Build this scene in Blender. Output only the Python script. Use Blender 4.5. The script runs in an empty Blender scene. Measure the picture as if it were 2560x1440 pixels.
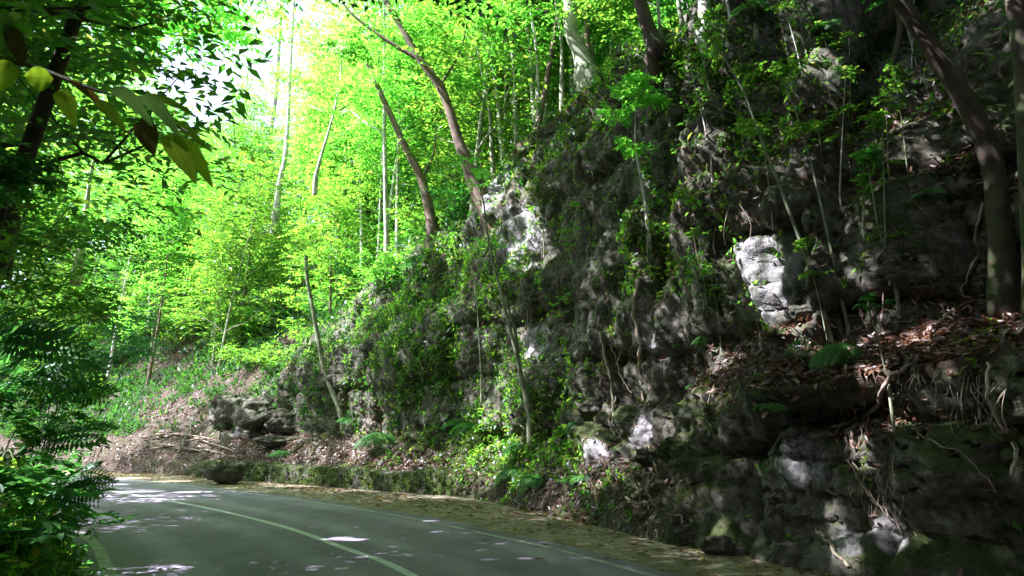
import bpy, math, random
import numpy as np
from mathutils import Vector, Matrix
from mathutils.bvhtree import BVHTree
R = math.radians
random.seed(7); rng = np.random.default_rng(7)
C = bpy.context.scene.collection
sc = bpy.context.scene

# ------------------------------------------------------------ camera, sky, sun, exposure
F, PITCH, CH = 1707.0, R(12.4), 1.6
cam_d = bpy.data.cameras.new('camera'); cam = bpy.data.objects.new('camera', cam_d); C.objects.link(cam)
cam_d.sensor_width = 36; cam_d.lens = 24.0; cam_d.clip_start = 0.05; cam_d.clip_end = 2000
cam.location = (0, 0, CH); cam.rotation_euler = (R(90) + PITCH, 0, 0)
cam_d.dof.use_dof = True; cam_d.dof.focus_distance = 14.0; cam_d.dof.aperture_fstop = 4.0
sc.camera = cam
SUN_EL, SUN_AZ = R(50), R(-97)            # azimuth measured clockwise from +Y (negative: to the left)
sdir = Vector((math.cos(SUN_EL)*math.sin(SUN_AZ), math.cos(SUN_EL)*math.cos(SUN_AZ), math.sin(SUN_EL)))
world = bpy.data.worlds.new('World'); sc.world = world; world.use_nodes = True
wn = world.node_tree; bg = wn.nodes['Background']
sky = wn.nodes.new('ShaderNodeTexSky'); sky.sky_type = 'NISHITA'; sky.sun_disc = False
sky.sun_elevation = SUN_EL; sky.sun_rotation = SUN_AZ; sky.air_density = 1.2; sky.dust_density = 4.0; sky.ozone_density = 1.0
hz = wn.nodes.new('ShaderNodeHueSaturation'); hz.inputs['Saturation'].default_value = .35
wn.links.new(sky.outputs[0], hz.inputs['Color']); wn.links.new(hz.outputs[0], bg.inputs[0]); bg.inputs[1].default_value = 0.09
sun_d = bpy.data.lights.new('sun', 'SUN'); sun = bpy.data.objects.new('sun', sun_d); C.objects.link(sun)
sun_d.energy = 5.0; sun_d.angle = R(0.5); sun_d.color = (1.0, 0.95, 0.88)
sun.rotation_euler = sdir.to_track_quat('Z', 'Y').to_euler()
sc.view_settings.view_transform = 'Standard'; sc.view_settings.look = 'None'
sc.view_settings.exposure = 2.2; sc.view_settings.gamma = 1.0
sc.view_settings.use_white_balance = True; sc.view_settings.white_balance_temperature = 5650; sc.view_settings.white_balance_tint = 24
cy = sc.cycles
cy.max_bounces = 7; cy.diffuse_bounces = 3; cy.glossy_bounces = 2; cy.transmission_bounces = 5; cy.transparent_max_bounces = 4
cy.use_denoising = True; cy.denoising_prefilter = 'NONE'; cy.caustics_reflective = False; cy.caustics_refractive = False; cy.sample_clamp_indirect = 6.0

# ------------------------------------------------------------ pixels <-> world
sP, cP = math.sin(PITCH), math.cos(PITCH)
def ray(px, py):
    u = (px-1280)/F; v = (720-py)/F
    return Vector((u, cP - v*sP, sP + v*cP))
def ground(px, py):
    d = ray(px, py); t = -CH/d.z
    return (d.x*t, d.y*t)
def PX(px, py, y):                         # point on that sight line at forward distance y
    d = ray(px, py); t = y/d.y
    return Vector((d.x*t, y, CH + d.z*t))
def proj(p):
    x, y, z = p[0], p[1], p[2]-CH
    dep = y*cP + z*sP; v = z*cP - y*sP
    return (1280 + F*x/dep, 720 - F*v/dep)

# ------------------------------------------------------------ noise (numpy)
_p = rng.permutation(256); PERM = np.concatenate([_p, _p, _p])
def perlin(x, y, z):
    x, y, z = np.broadcast_arrays(np.asarray(x, float), np.asarray(y, float), np.asarray(z, float))
    xi = np.floor(x).astype(int); yi = np.floor(y).astype(int); zi = np.floor(z).astype(int)
    xf, yf, zf = x-xi, y-yi, z-zi; xi &= 255; yi &= 255; zi &= 255
    f = lambda t: t*t*t*(t*(t*6-15)+10)
    u, v, w = f(xf), f(yf), f(zf)
    def g(h, a, b, c):
        h = h & 15
        p = np.where(h < 8, a, b); q = np.where(h < 4, b, np.where((h == 12) | (h == 14), a, c))
        return np.where(h & 1, -p, p) + np.where(h & 2, -q, q)
    out = 0
    r = {}
    for dx in (0, 1):
        for dy in (0, 1):
            for dz in (0, 1):
                h = PERM[PERM[PERM[xi+dx]+yi+dy]+zi+dz]
                r[dx, dy, dz] = g(h, xf-dx, yf-dy, zf-dz)
    L = lambda a, b, t: a + t*(b-a)
    a0 = L(L(r[0,0,0], r[1,0,0], u), L(r[0,1,0], r[1,1,0], u), v)
    a1 = L(L(r[0,0,1], r[1,0,1], u), L(r[0,1,1], r[1,1,1], u), v)
    return L(a0, a1, w)
def fbm(x, y, z, o=4, g=0.5):
    s = 0; a = 1
    for i in range(o):
        s = s + a*perlin(x*2**i+i*17.3, y*2**i+i*5.1, z*2**i+i*9.7); a *= g
    return s
def hash2(a, b, k=0):
    return PERM[PERM[PERM[np.asarray(a).astype(int) & 255] + (np.asarray(b).astype(int) & 255)] + k]/255.0
def sstep(a, b, x):
    t = np.clip((x-a)/(b-a), 0, 1); return t*t*(3-2*t)

# ------------------------------------------------------------ mesh + object helpers
def mesh_np(name, v, f, mats=(), smooth=False, mat_idx=None, attrs=None):
    v = np.ascontiguousarray(v, np.float32); f = np.asarray(f, np.int32)
    me = bpy.data.meshes.new(name); n, k = f.shape
    me.vertices.add(len(v)); me.vertices.foreach_set('co', v.ravel())
    me.loops.add(n*k); me.loops.foreach_set('vertex_index', f.ravel())
    me.polygons.add(n); me.polygons.foreach_set('loop_start', np.arange(0, n*k, k, dtype=np.int32))
    me.polygons.foreach_set('loop_total', np.full(n, k, np.int32))
    if smooth: me.polygons.foreach_set('use_smooth', np.ones(n, bool))
    for m in mats: me.materials.append(m)
    if mat_idx is not None: me.polygons.foreach_set('material_index', np.asarray(mat_idx, np.int32))
    for an, av in (attrs or {}).items():
        a = me.attributes.new(an, 'FLOAT', 'POINT'); a.data.foreach_set('value', np.ascontiguousarray(av, np.float32))
    me.update(calc_edges=True); me.validate()
    return me
def obj(name, me, parent=None, label=None, cat=None, group=None, kind=None, loc=None):
    o = bpy.data.objects.new(name, me); C.objects.link(o)
    if parent: o.parent = parent
    if loc is not None: o.location = loc
    tag(o, label, cat, group, kind); return o
def tag(o, label=None, cat=None, group=None, kind=None):
    for k, v in (('label', label), ('category', cat), ('group', group), ('kind', kind)):
        if v: o[k] = v
def thing(name, label, cat, loc=(0, 0, 0), rotz=0.0, group=None, scale=1.0):
    o = bpy.data.objects.new(name, None); C.objects.link(o); o.empty_display_size = .2
    o.location = loc; o.rotation_euler = (0, 0, rotz); o.scale = (scale,)*3; tag(o, label, cat, group); return o
def dup(root, loc, rotz, label=None, group=None, scale=1.0, tilt=None):
    r = root.copy(); C.objects.link(r); r.location = loc; r.rotation_euler = tilt or (0, 0, rotz)
    r.scale = (scale,)*3 if not hasattr(scale, '__len__') else scale
    if label: r['label'] = label
    if group: r['group'] = group
    for ch in list(root.children):
        c = ch.copy(); C.objects.link(c); c.parent = r
        for g in ch.children:
            d = g.copy(); C.objects.link(d); d.parent = c
    return r
def catmull(P, n):
    P = np.asarray(P, float); P = np.vstack([2*P[0]-P[1], P, 2*P[-1]-P[-2]])
    out = []
    for i in range(1, len(P)-2):
        t = np.linspace(0, 1, n, endpoint=False)[:, None]
        a, b, c, d = P[i-1], P[i], P[i+1], P[i+2]
        out.append(.5*((2*b)+(-a+c)*t+(2*a-5*b+4*c-d)*t*t+(-a+3*b-3*c+d)*t**3))
    return np.vstack(out+[P[-2][None]])
def resample(P, step=None, n=None):
    L = np.r_[0, np.cumsum(np.linalg.norm(np.diff(P, axis=0), axis=1))]
    n = n or max(2, int(L[-1]/step)+1); t = np.linspace(0, L[-1], n)
    return np.stack([np.interp(t, L, P[:, i]) for i in range(P.shape[1])], 1), t
class MB:                                   # collects quad geometry
    def __init__(s): s.v = []; s.f = []; s.m = []; s.n = 0
    def add(s, v, f, m=0):
        v = np.asarray(v, float); f = np.asarray(f, int)
        s.v.append(v); s.f.append(f+s.n); s.m.append(np.full(len(f), m)); s.n += len(v)
    def mesh(s, name, mats, smooth=False):
        return mesh_np(name, np.vstack(s.v), np.vstack(s.f), mats, smooth, np.concatenate(s.m))
def tube(P, r, sides=7, wob=0.0, cap=True):
    P = np.asarray(P, float); n = len(P); r = np.broadcast_to(np.asarray(r, float), (n,)).copy()
    T = np.gradient(P, axis=0); T /= np.linalg.norm(T, axis=1)[:, None]+1e-9
    up = np.array([.31, .22, .92]) if abs(T[0][2]) < .8 else np.array([1, .1, 0.])
    A = np.cross(T, up); A /= np.linalg.norm(A, axis=1)[:, None]+1e-9; B = np.cross(T, A)
    th = np.linspace(0, 2*np.pi, sides, endpoint=False)
    ring = A[:, None]*np.cos(th)[None, :, None] + B[:, None]*np.sin(th)[None, :, None]
    rr = r[:, None]*np.ones((1, sides))
    if wob: rr = rr*(1+wob*perlin(P[:, 2:3]*1.7/max(.3, r.max()*6)+P[0, 0], np.cos(th)[None]*1.5, np.sin(th)[None]*1.5+3))
    v = (P[:, None]+ring*rr[..., None]).reshape(-1, 3)
    i = np.arange(n-1)[:, None]*sides; j = np.arange(sides)[None]; k = (j+1) % sides
    f = np.stack([i+j, i+k, i+sides+k, i+sides+j], -1).reshape(-1, 4)
    if cap:                                 # pinch the ends
        v = np.vstack([v, P[0], P[-1]]); a = len(v)-2
        f = np.vstack([f, [[a, (q+1) % sides, q, a] for q in range(0, 0)]]) if False else f
    return v, f
def strip(Lp, Rp, z):
    n = len(Lp); v = np.zeros((2*n, 3)); v[0::2, :2] = Lp; v[1::2, :2] = Rp; v[:, 2] = z
    i = np.arange(n-1)*2
    return v, np.stack([i, i+1, i+3, i+2], 1)

# ------------------------------------------------------------ materials
def new_mat(name):
    m = bpy.data.materials.new(name); m.use_nodes = True; nt = m.node_tree; nt.nodes.clear()
    out = nt.nodes.new('ShaderNodeOutputMaterial'); return m, nt, out
def N(nt, t, **kw):
    n = nt.nodes.new('ShaderNode'+t)
    for k, v in kw.items():
        if k in n.inputs: n.inputs[k].default_value = v
        else: setattr(n, k, v)
    return n
def ramp(nt, fac, stops, interp='LINEAR'):
    r = N(nt, 'ValToRGB'); r.color_ramp.interpolation = interp; e = r.color_ramp.elements
    while len(e) < len(stops): e.new(.5)
    for q, (p, c) in zip(e, stops): q.position = p; q.color = (*c, 1) if len(c) == 3 else c
    nt.links.new(fac, r.inputs[0]); return r.outputs[0]
def mixc(nt, fac, a, b, mode='MIX'):
    m = N(nt, 'MixRGB', blend_type=mode)
    for s, x in ((m.inputs[0], fac), (m.inputs[1], a), (m.inputs[2], b)):
        if hasattr(x, 'default_value') or hasattr(x, 'is_output'): nt.links.new(x, s)
        elif isinstance(x, (int, float)): s.default_value = x
        else: s.default_value = (*x, 1)
    return m.outputs[0]
def math_(nt, op, a, b=0.0, clamp=False):
    m = N(nt, 'Math', operation=op, use_clamp=clamp)
    for s, x in ((m.inputs[0], a), (m.inputs[1], b)):
        if isinstance(x, (int, float)): s.default_value = x
        else: nt.links.new(x, s)
    return m.outputs[0]
def noise_n(nt, scale, detail=6, rough=.6, vec=None, dist=0.0):
    n = N(nt, 'TexNoise', Scale=scale, Detail=detail, Roughness=rough, Distortion=dist)
    if vec is None: vec = N(nt, 'TexCoord').outputs['Object']
    nt.links.new(vec, n.inputs['Vector']); return n.outputs[0]

def leaf_mat(name, stops, trans, gloss=.05, k=.5, objvar=0.0):
    """leaves: diffuse + translucent, the hue varies from leaf to leaf"""
    m, nt, out = new_mat(name)
    g = N(nt, 'NewGeometry'); c = ramp(nt, g.outputs['Random Per Island'], stops)
    tr = mixc(nt, 1.0, c, trans, 'MULTIPLY')
    if objvar:
        oi = N(nt, 'ObjectInfo'); hs = N(nt, 'HueSaturation')
        nt.links.new(math_(nt, 'MULTIPLY_ADD', oi.outputs['Random'], .05), hs.inputs[0])
        hs.inputs[0].default_value = .5
        v = N(nt, 'MapRange'); nt.links.new(oi.outputs['Random'], v.inputs[0]); v.inputs[3].default_value = 1-objvar; v.inputs[4].default_value = 1+objvar
        nt.links.remove(hs.inputs[0].links[0]); nt.links.new(v.outputs[0], hs.inputs[2]); nt.links.new(tr, hs.inputs[4]); tr = hs.outputs[0]
    d = N(nt, 'BsdfDiffuse'); nt.links.new(c, d.inputs[0])
    t = N(nt, 'BsdfTranslucent'); nt.links.new(tr, t.inputs[0])
    mx = N(nt, 'MixShader', Fac=k); nt.links.new(d.outputs[0], mx.inputs[1]); nt.links.new(t.outputs[0], mx.inputs[2])
    gl = N(nt, 'BsdfGlossy', Roughness=.38); gl.inputs[0].default_value = (.8, .9, .9, 1)
    m2 = N(nt, 'MixShader', Fac=gloss); nt.links.new(mx.outputs[0], m2.inputs[1]); nt.links.new(gl.outputs[0], m2.inputs[2])
    nt.links.new(m2.outputs[0], out.inputs[0]); return m
M = {}
M['leaf_bright'] = leaf_mat('leaf_bright', [(0, (.030, .12, .007)), (.5, (.055, .16, .010)), (1, (.10, .19, .014))], (4.0, 4.3, 4.2), .03, .62, .3)
M['leaf_mid'] = leaf_mat('leaf_mid', [(0, (.025, .075, .010)), (.5, (.055, .125, .012)), (.9, (.10, .16, .015)), (1, (.14, .12, .03))], (3.4, 3.9, 2.2), .03, .6, .2)
M['leaf_dark'] = leaf_mat('leaf_dark', [(0, (.018, .065, .012)), (.6, (.034, .10, .014)), (1, (.06, .13, .014))], (2.2, 3.6, 2.4), .06, .5, .2)
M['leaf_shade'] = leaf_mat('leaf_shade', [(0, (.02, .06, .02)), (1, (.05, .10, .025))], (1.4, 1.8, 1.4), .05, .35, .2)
M['fern'] = leaf_mat('fern', [(0, (.055, .17, .035)), (1, (.10, .25, .05))], (2.0, 2.4, 1.6), .03, .45)
M['leaf_slope'] = leaf_mat('leaf_slope', [(0, (.018, .065, .012)), (.7, (.035, .10, .014)), (1, (.07, .12, .018))], (2.0, 2.4, 1.4), .03, .45)
M['moss_leaf'] = leaf_mat('moss_leaf', [(0, (.05, .10, .008)), (.6, (.09, .16, .012)), (1, (.15, .20, .018))], (2.6, 2.8, 1.2), .02, .45)
M['dead_leaf'] = leaf_mat('dead_leaf', [(0, (.06, .03, .018)), (.35, (.12, .058, .032)), (.6, (.17, .09, .05)), (.88, (.22, .14, .095)), (1, (.30, .22, .17))], (.9, .7, .5), .05, .25)
M['yellow_leaf'] = leaf_mat('yellow_leaf', [(0, (.20, .10, .03)), (.4, (.34, .24, .04)), (.8, (.40, .34, .06)), (1, (.18, .20, .05))], (.9, .8, .5), .04, .25)
M['orange_leaf'] = leaf_mat('orange_leaf', [(0, (.45, .16, .04)), (1, (.50, .22, .05))], (.9, .6, .4), .05, .2)
M['big_leaf'] = leaf_mat('big_leaf', [(0, (.05, .11, .012)), (1, (.09, .14, .015))], (3.4, 3.2, 1.2), .07, .6)
M['big_leaf_brown'] = leaf_mat('big_leaf_brown', [(0, (.07, .06, .015)), (1, (.10, .08, .02))], (1.5, 1.5, .8), .05, .45)
M['big_leaf_shine'] = leaf_mat('big_leaf_shine', [(0, (.07, .13, .06)), (1, (.09, .15, .07))], (1.0, 1.2, .8), .35, .25)

def bark(name, c1, c2, mossy=0.0, scale=6):
    m, nt, out = new_mat(name)
    tc = N(nt, 'TexCoord'); mp = N(nt, 'Mapping'); mp.inputs['Scale'].default_value = (1, 1, .22)
    nt.links.new(tc.outputs['Object'], mp.inputs[0])
    a = noise_n(nt, scale*3, 8, .65, mp.outputs[0], .6); b = noise_n(nt, scale*.5, 4, .6)
    col = ramp(nt, a, [(.3, c1), (.7, c2)])
    col = mixc(nt, ramp(nt, b, [(.42, (0,)*3), (.62, (1,)*3)]), col, tuple(x*1.5 for x in c2))
    if mossy:
        g = N(nt, 'NewGeometry'); s = N(nt, 'SeparateXYZ'); nt.links.new(g.outputs['Normal'], s.inputs[0])
        q = math_(nt, 'ADD', math_(nt, 'MULTIPLY', s.outputs[2], .5), noise_n(nt, 9, 5, .7))
        col = mixc(nt, ramp(nt, q, [(.78-mossy*.5, (0,)*3), (.95-mossy*.5, (1,)*3)]), col, (.045, .075, .012))
    p = N(nt, 'BsdfPrincipled', Roughness=.85); nt.links.new(col, p.inputs['Base Color'])
    bp = N(nt, 'Bump', Strength=.7, Distance=.02); nt.links.new(a, bp.inputs['Height']); nt.links.new(bp.outputs[0], p.inputs['Normal'])
    nt.links.new(p.outputs[0], out.inputs[0]); return m
M['bark_brown'] = bark('bark_brown', (.07, .048, .032), (.17, .12, .08), .3)
M['bark_dark'] = bark('bark_dark', (.025, .018, .014), (.07, .05, .035), .25)
M['bark_pale'] = bark('bark_pale', (.24, .22, .18), (.50, .48, .42), .0)
M['bark_green'] = bark('bark_green', (.10, .12, .06), (.24, .26, .16), .35)
M['bark_mossy'] = bark('bark_mossy', (.022, .015, .010), (.06, .04, .026), .6)
M['root'] = bark('root', (.20, .15, .10), (.42, .34, .25), .1, 10)
M['twig'] = bark('twig', (.10, .065, .045), (.26, .19, .14), .05, 12)

def rock_material(name='rock', litter=True):
    m, nt, out = new_mat(name)
    tc = N(nt, 'TexCoord'); o = tc.outputs['Object']
    big = noise_n(nt, .7, 7, .62, o, .4); med = noise_n(nt, 4.5, 8, .68, o, .5); fine = noise_n(nt, 26, 6, .7, o)
    mp = N(nt, 'Mapping'); mp.inputs['Scale'].default_value = (1.6, 1.6, .25); nt.links.new(o, mp.inputs[0])
    streak = noise_n(nt, 2.2, 7, .62, mp.outputs[0], .15)
    col = ramp(nt, med, [(.30, (.024, .022, .013)), (.42, (.070, .064, .040)), (.56, (.155, .142, .10)), (.70, (.33, .31, .26))])
    col = mixc(nt, ramp(nt, big, [(.35, (0,)*3), (.7, (1,)*3)]), col, mixc(nt, .6, col, (.17, .165, .14)))
    pa = N(nt, 'Attribute', attribute_name='pale').outputs['Fac']; col = mixc(nt, math_(nt, 'MULTIPLY', pa, .55), col, ramp(nt, med, [(.3, (.22, .21, .20)), (.5, (.50, .48, .48)), (.7, (.66, .64, .66))]))  # lightens the rock at the sun patches, partly its own pale stone
    # water stains down the face
    col = mixc(nt, ramp(nt, streak, [(.40, (.7,)*3), (.47, (0,)*3)]), col, (.04, .037, .024))
    # rusty patches
    rn = noise_n(nt, 1.9, 5, .6, o, 1.2)
    col = mixc(nt, ramp(nt, rn, [(.66, (0,)*3), (.74, (.7,)*3)]), col, (.26, .15, .075))
    # lichen dots and pits
    vo = N(nt, 'TexVoronoi', Scale=17); nt.links.new(o, vo.inputs[0])
    col = mixc(nt, ramp(nt, vo.outputs[0], [(.10, (.6,)*3), (.22, (0,)*3)]), col, (.07, .068, .06))
    dn = N(nt, 'TexNoise', Scale=1.1, Detail=5); nt.links.new(o, dn.inputs[0]); mv = N(nt, 'MixRGB', blend_type='LINEAR_LIGHT'); mv.inputs[0].default_value = .35; nt.links.new(o, mv.inputs[1]); nt.links.new(dn.outputs[1], mv.inputs[2])
    mc = N(nt, 'Mapping'); mc.inputs['Scale'].default_value = (1, 1, 1.7); nt.links.new(mv.outputs[0], mc.inputs[0])
    ve = N(nt, 'TexVoronoi', Scale=.85, feature='DISTANCE_TO_EDGE'); nt.links.new(mc.outputs[0], ve.inputs[0]); crack = ramp(nt, ve.outputs[0], [(0, (.8,)*3), (.016, (0,)*3)])
    ve2 = N(nt, 'TexVoronoi', Scale=2.6, feature='DISTANCE_TO_EDGE'); nt.links.new(mc.outputs[0], ve2.inputs[0]); crack2 = ramp(nt, ve2.outputs[0], [(0, (.4,)*3), (.018, (0,)*3)])
    crack = math_(nt, 'MAXIMUM', crack, math_(nt, 'MULTIPLY', crack2, ramp(nt, big, [(.45, (0,)*3), (.55, (1,)*3)])))
    crack = math_(nt, 'MULTIPLY', crack, ramp(nt, dn.outputs[0], [(.46, (0,)*3), (.58, (1,)*3)]))
    col = mixc(nt, crack, col, (.025, .025, .02))
    # green film + moss
    g = N(nt, 'NewGeometry'); s = N(nt, 'SeparateXYZ'); nt.links.new(g.outputs['Normal'], s.inputs[0])
    gf = noise_n(nt, 1.3, 8, .7, o, .7)
    col = mixc(nt, ramp(nt, gf, [(.42, (0,)*3), (.66, (.75,)*3)]), col, mixc(nt, .5, col, (.05, .085, .03)))
    mo = math_(nt, 'ADD', math_(nt, 'MULTIPLY', s.outputs[2], .34), noise_n(nt, 2.6, 9, .72, o, .3))
    at = N(nt, 'Attribute', attribute_name='moss'); mo = math_(nt, 'ADD', mo, math_(nt, 'MULTIPLY', at.outputs['Fac'], .25))
    mcol = ramp(nt, fine, [(.3, (.022, .034, .006)), (.7, (.065, .085, .014))])
    col = mixc(nt, ramp(nt, mo, [(.74, (0,)*3), (.86, (.9,)*3)]), col, mcol)
    # soil
    at2 = N(nt, 'Attribute', attribute_name='soil')
    sm = math_(nt, 'ADD', math_(nt, 'MULTIPLY', at2.outputs['Fac'], 1.2), math_(nt, 'MULTIPLY_ADD', med, .9), False)
    so = ramp(nt, fine, [(.25, (.028, .020, .012)), (.5, (.065, .046, .028)), (.75, (.12, .088, .058))])
    so = mixc(nt, ramp(nt, gf, [(.5, (0,)*3), (.62, (.6,)*3)]), so, (.045, .065, .018))
    sf = ramp(nt, math_(nt, 'ADD', at2.outputs['Fac'], math_(nt, 'MULTIPLY', math_(nt, 'SUBTRACT', med, .5), .9)), [(.42, (0,)*3), (.58, (1,)*3)])
    col = mixc(nt, sf, col, so)
    p = N(nt, 'BsdfPrincipled', Roughness=.88); nt.links.new(col, p.inputs['Base Color'])
    p.inputs['Specular IOR Level'].default_value = .25
    h = math_(nt, 'ADD', math_(nt, 'MULTIPLY', med, 1.0), math_(nt, 'MULTIPLY', fine, .35))
    vf = N(nt, 'TexVoronoi', Scale=5.5, feature='F1'); vm = N(nt, 'MixRGB', blend_type='LINEAR_LIGHT'); vm.inputs[0].default_value = .12; nt.links.new(o, vm.inputs[1]); nt.links.new(dn.outputs[1], vm.inputs[2]); nt.links.new(vm.outputs[0], vf.inputs[0]); h = math_(nt, 'SUBTRACT', h, math_(nt, 'MULTIPLY', vf.outputs[0], .9))
    h = math_(nt, 'SUBTRACT', math_(nt, 'ADD', h, math_(nt, 'MULTIPLY', streak, .12)), math_(nt, 'MULTIPLY', crack, .6))
    bp = N(nt, 'Bump', Strength=1.0, Distance=.06); nt.links.new(h, bp.inputs['Height']); nt.links.new(bp.outputs[0], p.inputs['Normal'])
    nt.links.new(p.outputs[0], out.inputs[0]); return m
M['rock'] = rock_material()

def simple(name, fn, rough=.8, bump=None):
    m, nt, out = new_mat(name); col, h = fn(nt)
    p = N(nt, 'BsdfPrincipled', Roughness=rough); nt.links.new(col, p.inputs['Base Color'])
    if bump: bp = N(nt, 'Bump', Strength=bump[0], Distance=bump[1]); nt.links.new(h, bp.inputs['Height']); nt.links.new(bp.outputs[0], p.inputs['Normal'])
    p.inputs['Specular IOR Level'].default_value = .12
    nt.links.new(p.outputs[0], out.inputs[0]); return m
def f_asphalt(nt):
    a = noise_n(nt, 110, 4, .8); b = noise_n(nt, .45, 5, .6, None, .4); 
    c = ramp(nt, a, [(.30, (.19, .160, .215)), (.50, (.33, .28, .37)), (.66, (.46, .40, .50)), (.76, (.46, .44, .50))])
    mp = N(nt, 'Mapping'); mp.inputs['Rotation'].default_value = (0, 0, R(-32)); mp.inputs['Scale'].default_value = (2.2, .25, 1)
    nt.links.new(N(nt, 'TexCoord').outputs['Object'], mp.inputs[0])
    t = noise_n(nt, 1.0, 5, .6, mp.outputs[0])
    q = N(nt, 'Attribute', attribute_name='across').outputs['Fac']; wv = math_(nt, 'COSINE', math_(nt, 'MULTIPLY', math_(nt, 'SUBTRACT', math_(nt, 'ABSOLUTE', q), 1.45), 4.3))
    c = mixc(nt, 1.0, c, ramp(nt, math_(nt, 'MULTIPLY_ADD', wv, .5), [(0, (1.12,)*3), (.5, (.84,)*3)]), 'MULTIPLY')
    sp = noise_n(nt, 38, 3, .9); c = mixc(nt, ramp(nt, sp, [(.60, (0,)*3), (.68, (.8,)*3)]), c, (.48, .44, .52)); c = mixc(nt, ramp(nt, sp, [(.26, (.7,)*3), (.34, (0,)*3)]), c, (.04, .036, .05))
    c = mixc(nt, 1.0, c, ramp(nt, b, [(.3, (.72,)*3), (.7, (1.22, 1.2, 1.16))]), 'MULTIPLY')
    c = mixc(nt, 1.0, c, ramp(nt, t, [(.35, (.9,)*3), (.65, (1.08,)*3)]), 'MULTIPLY')
    return c, a
M['asphalt'] = simple('asphalt', f_asphalt, .72, (.6, .006))
def f_paint(nt):
    a = noise_n(nt, 90, 5, .8); b = noise_n(nt, 3, 6, .7)
    c = ramp(nt, b, [(.3, (.62, .60, .62)), (.7, (.88, .86, .90))])
    return mixc(nt, ramp(nt, a, [(.28, (.9,)*3), (.42, (0,)*3)]), c, (.14, .14, .14)), a
M['paint'] = simple('road_paint', f_paint, .6, (.4, .003))
def f_paint2(nt):
    a = noise_n(nt, 60, 6, .8); b = noise_n(nt, 2.3, 6, .75)
    c = ramp(nt, b, [(.3, (.46, .44, .42)), (.7, (.68, .66, .62))])
    q = math_(nt, 'ADD', math_(nt, 'MULTIPLY', a, .6), math_(nt, 'MULTIPLY', b, .4))
    return mixc(nt, ramp(nt, q, [(.38, (1,)*3), (.50, (.15,)*3)]), c, (.11, .11, .10)), a
M['paint_worn'] = simple('road_paint_worn', f_paint2, .7, (.4, .003))
def f_verge(nt):
    a = noise_n(nt, 60, 5, .75); b = noise_n(nt, .8, 6, .65, None, .6); c = noise_n(nt, 5, 7, .7)
    k = ramp(nt, b, [(.3, (.20, .17, .11)), (.5, (.34, .28, .20)), (.7, (.50, .42, .33))])
    k = mixc(nt, ramp(nt, c, [(.45, (0,)*3), (.65, (.7,)*3)]), k, (.09, .10, .035))
    return mixc(nt, 1.0, k, ramp(nt, a, [(.25, (.6,)*3), (.75, (1.3,)*3)]), 'MULTIPLY'), a
M['verge'] = simple('verge_concrete', f_verge, .9, (.7, .01))
def f_soil(nt):
    a = noise_n(nt, 14, 7, .75); b = noise_n(nt, 1.2, 6, .65)
    k = ramp(nt, a, [(.3, (.035, .026, .016)), (.7, (.12, .085, .055))])
    return mixc(nt, ramp(nt, b, [(.45, (0,)*3), (.6, (.8,)*3)]), k, (.035, .055, .014)), a
M['soil'] = simple('forest_soil', f_soil, .95, (1.0, .05))
def f_stonewall(nt):
    v = N(nt, 'TexVoronoi', Scale=3.2, feature='DISTANCE_TO_EDGE'); tc = N(nt, 'TexCoord').outputs['Object']
    nt.links.new(tc, v.inputs[0]); a = noise_n(nt, 9, 8, .75); b = noise_n(nt, 1.6, 7, .7)
    k = ramp(nt, a, [(.3, (.05, .048, .04)), (.6, (.15, .14, .12)), (.8, (.25, .24, .2))])
    k = mixc(nt, ramp(nt, b, [(.38, (0,)*3), (.52, (.92,)*3)]), k, ramp(nt, a, [(.3, (.02, .032, .006)), (.7, (.06, .085, .014))]))
    h = math_(nt, 'ADD', math_(nt, 'MINIMUM', math_(nt, 'MULTIPLY', v.outputs[0], 6), .6), a)
    return mixc(nt, ramp(nt, v.outputs[0], [(.0, (.7,)*3), (.05, (0,)*3)]), k, (.02, .02, .014)), h
M['stone_wall'] = simple('stone_wall', f_stonewall, .92, (1.0, .05))

# ------------------------------------------------------------ ground, road, markings, shoulder
def line_px(L): return [ground(*p) for p in L]
center = [(6.2, -14), (4.6, -8), (3.2, -3), (1.6, 2.6)] + line_px([(1030, 1440), (860, 1371), (700, 1315), (500, 1267), (300, 1232), (200, 1217)]) + [(-21.5, 29.3), (-30, 36.2), (-42, 42), (-60, 47)]
cc, cs = resample(catmull(center, 16), .35)
T = np.gradient(cc, axis=0); T /= np.linalg.norm(T, axis=1)[:, None]; NR = np.stack([T[:, 1], -T[:, 0]], 1)   # to the right / outer side
def offs(d): return cc + NR*(np.asarray(d)[:, None] if np.ndim(d) else d)
right_px = np.array(line_px([(1620, 1440), (1250, 1340), (860, 1262), (600, 1222), (400, 1197), (200, 1183)]))
left_px = np.array(line_px([(310, 1440), (280, 1395), (235, 1345)]))
RW_r = 2.55; RW_l = 3.05
g = 900.0
v = np.array([(-g, -g, -.03), (g, -g, -.03), (g, g, -.03), (-g, g, -.03)], float)
obj('ground', mesh_np('ground', v, [[0, 1, 2, 3]], [M['soil']]), kind='structure', label='dark forest soil under the whole place')
j = .10*fbm(cs*.9, 0, 1.5, 4)+.16*fbm(cs*.25, 4, 1.5, 2)
lo_, hi_ = -RW_l-.35+j*.6, RW_r+.38+j*1.4; fr0 = np.linspace(0, 1, 25); of = lo_[:, None]*(1-fr0)+hi_[:, None]*fr0
v = np.concatenate([cc[:, None]+NR[:, None]*of[..., None], 0*of[..., None]], -1).reshape(-1, 3); i = np.arange(len(cc)-1)[:, None]*25; k = np.arange(24)[None]; f = np.stack([i+k, i+k+1, i+k+26, i+k+25], -1).reshape(-1, 4)
obj('road', mesh_np('road', v, f, [M['asphalt']], False, None, {'across': of.ravel()}), kind='structure', label='grey asphalt road bending left below the cliff')
v, f = strip(offs(2.3), offs(8.5), -.008)
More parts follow.
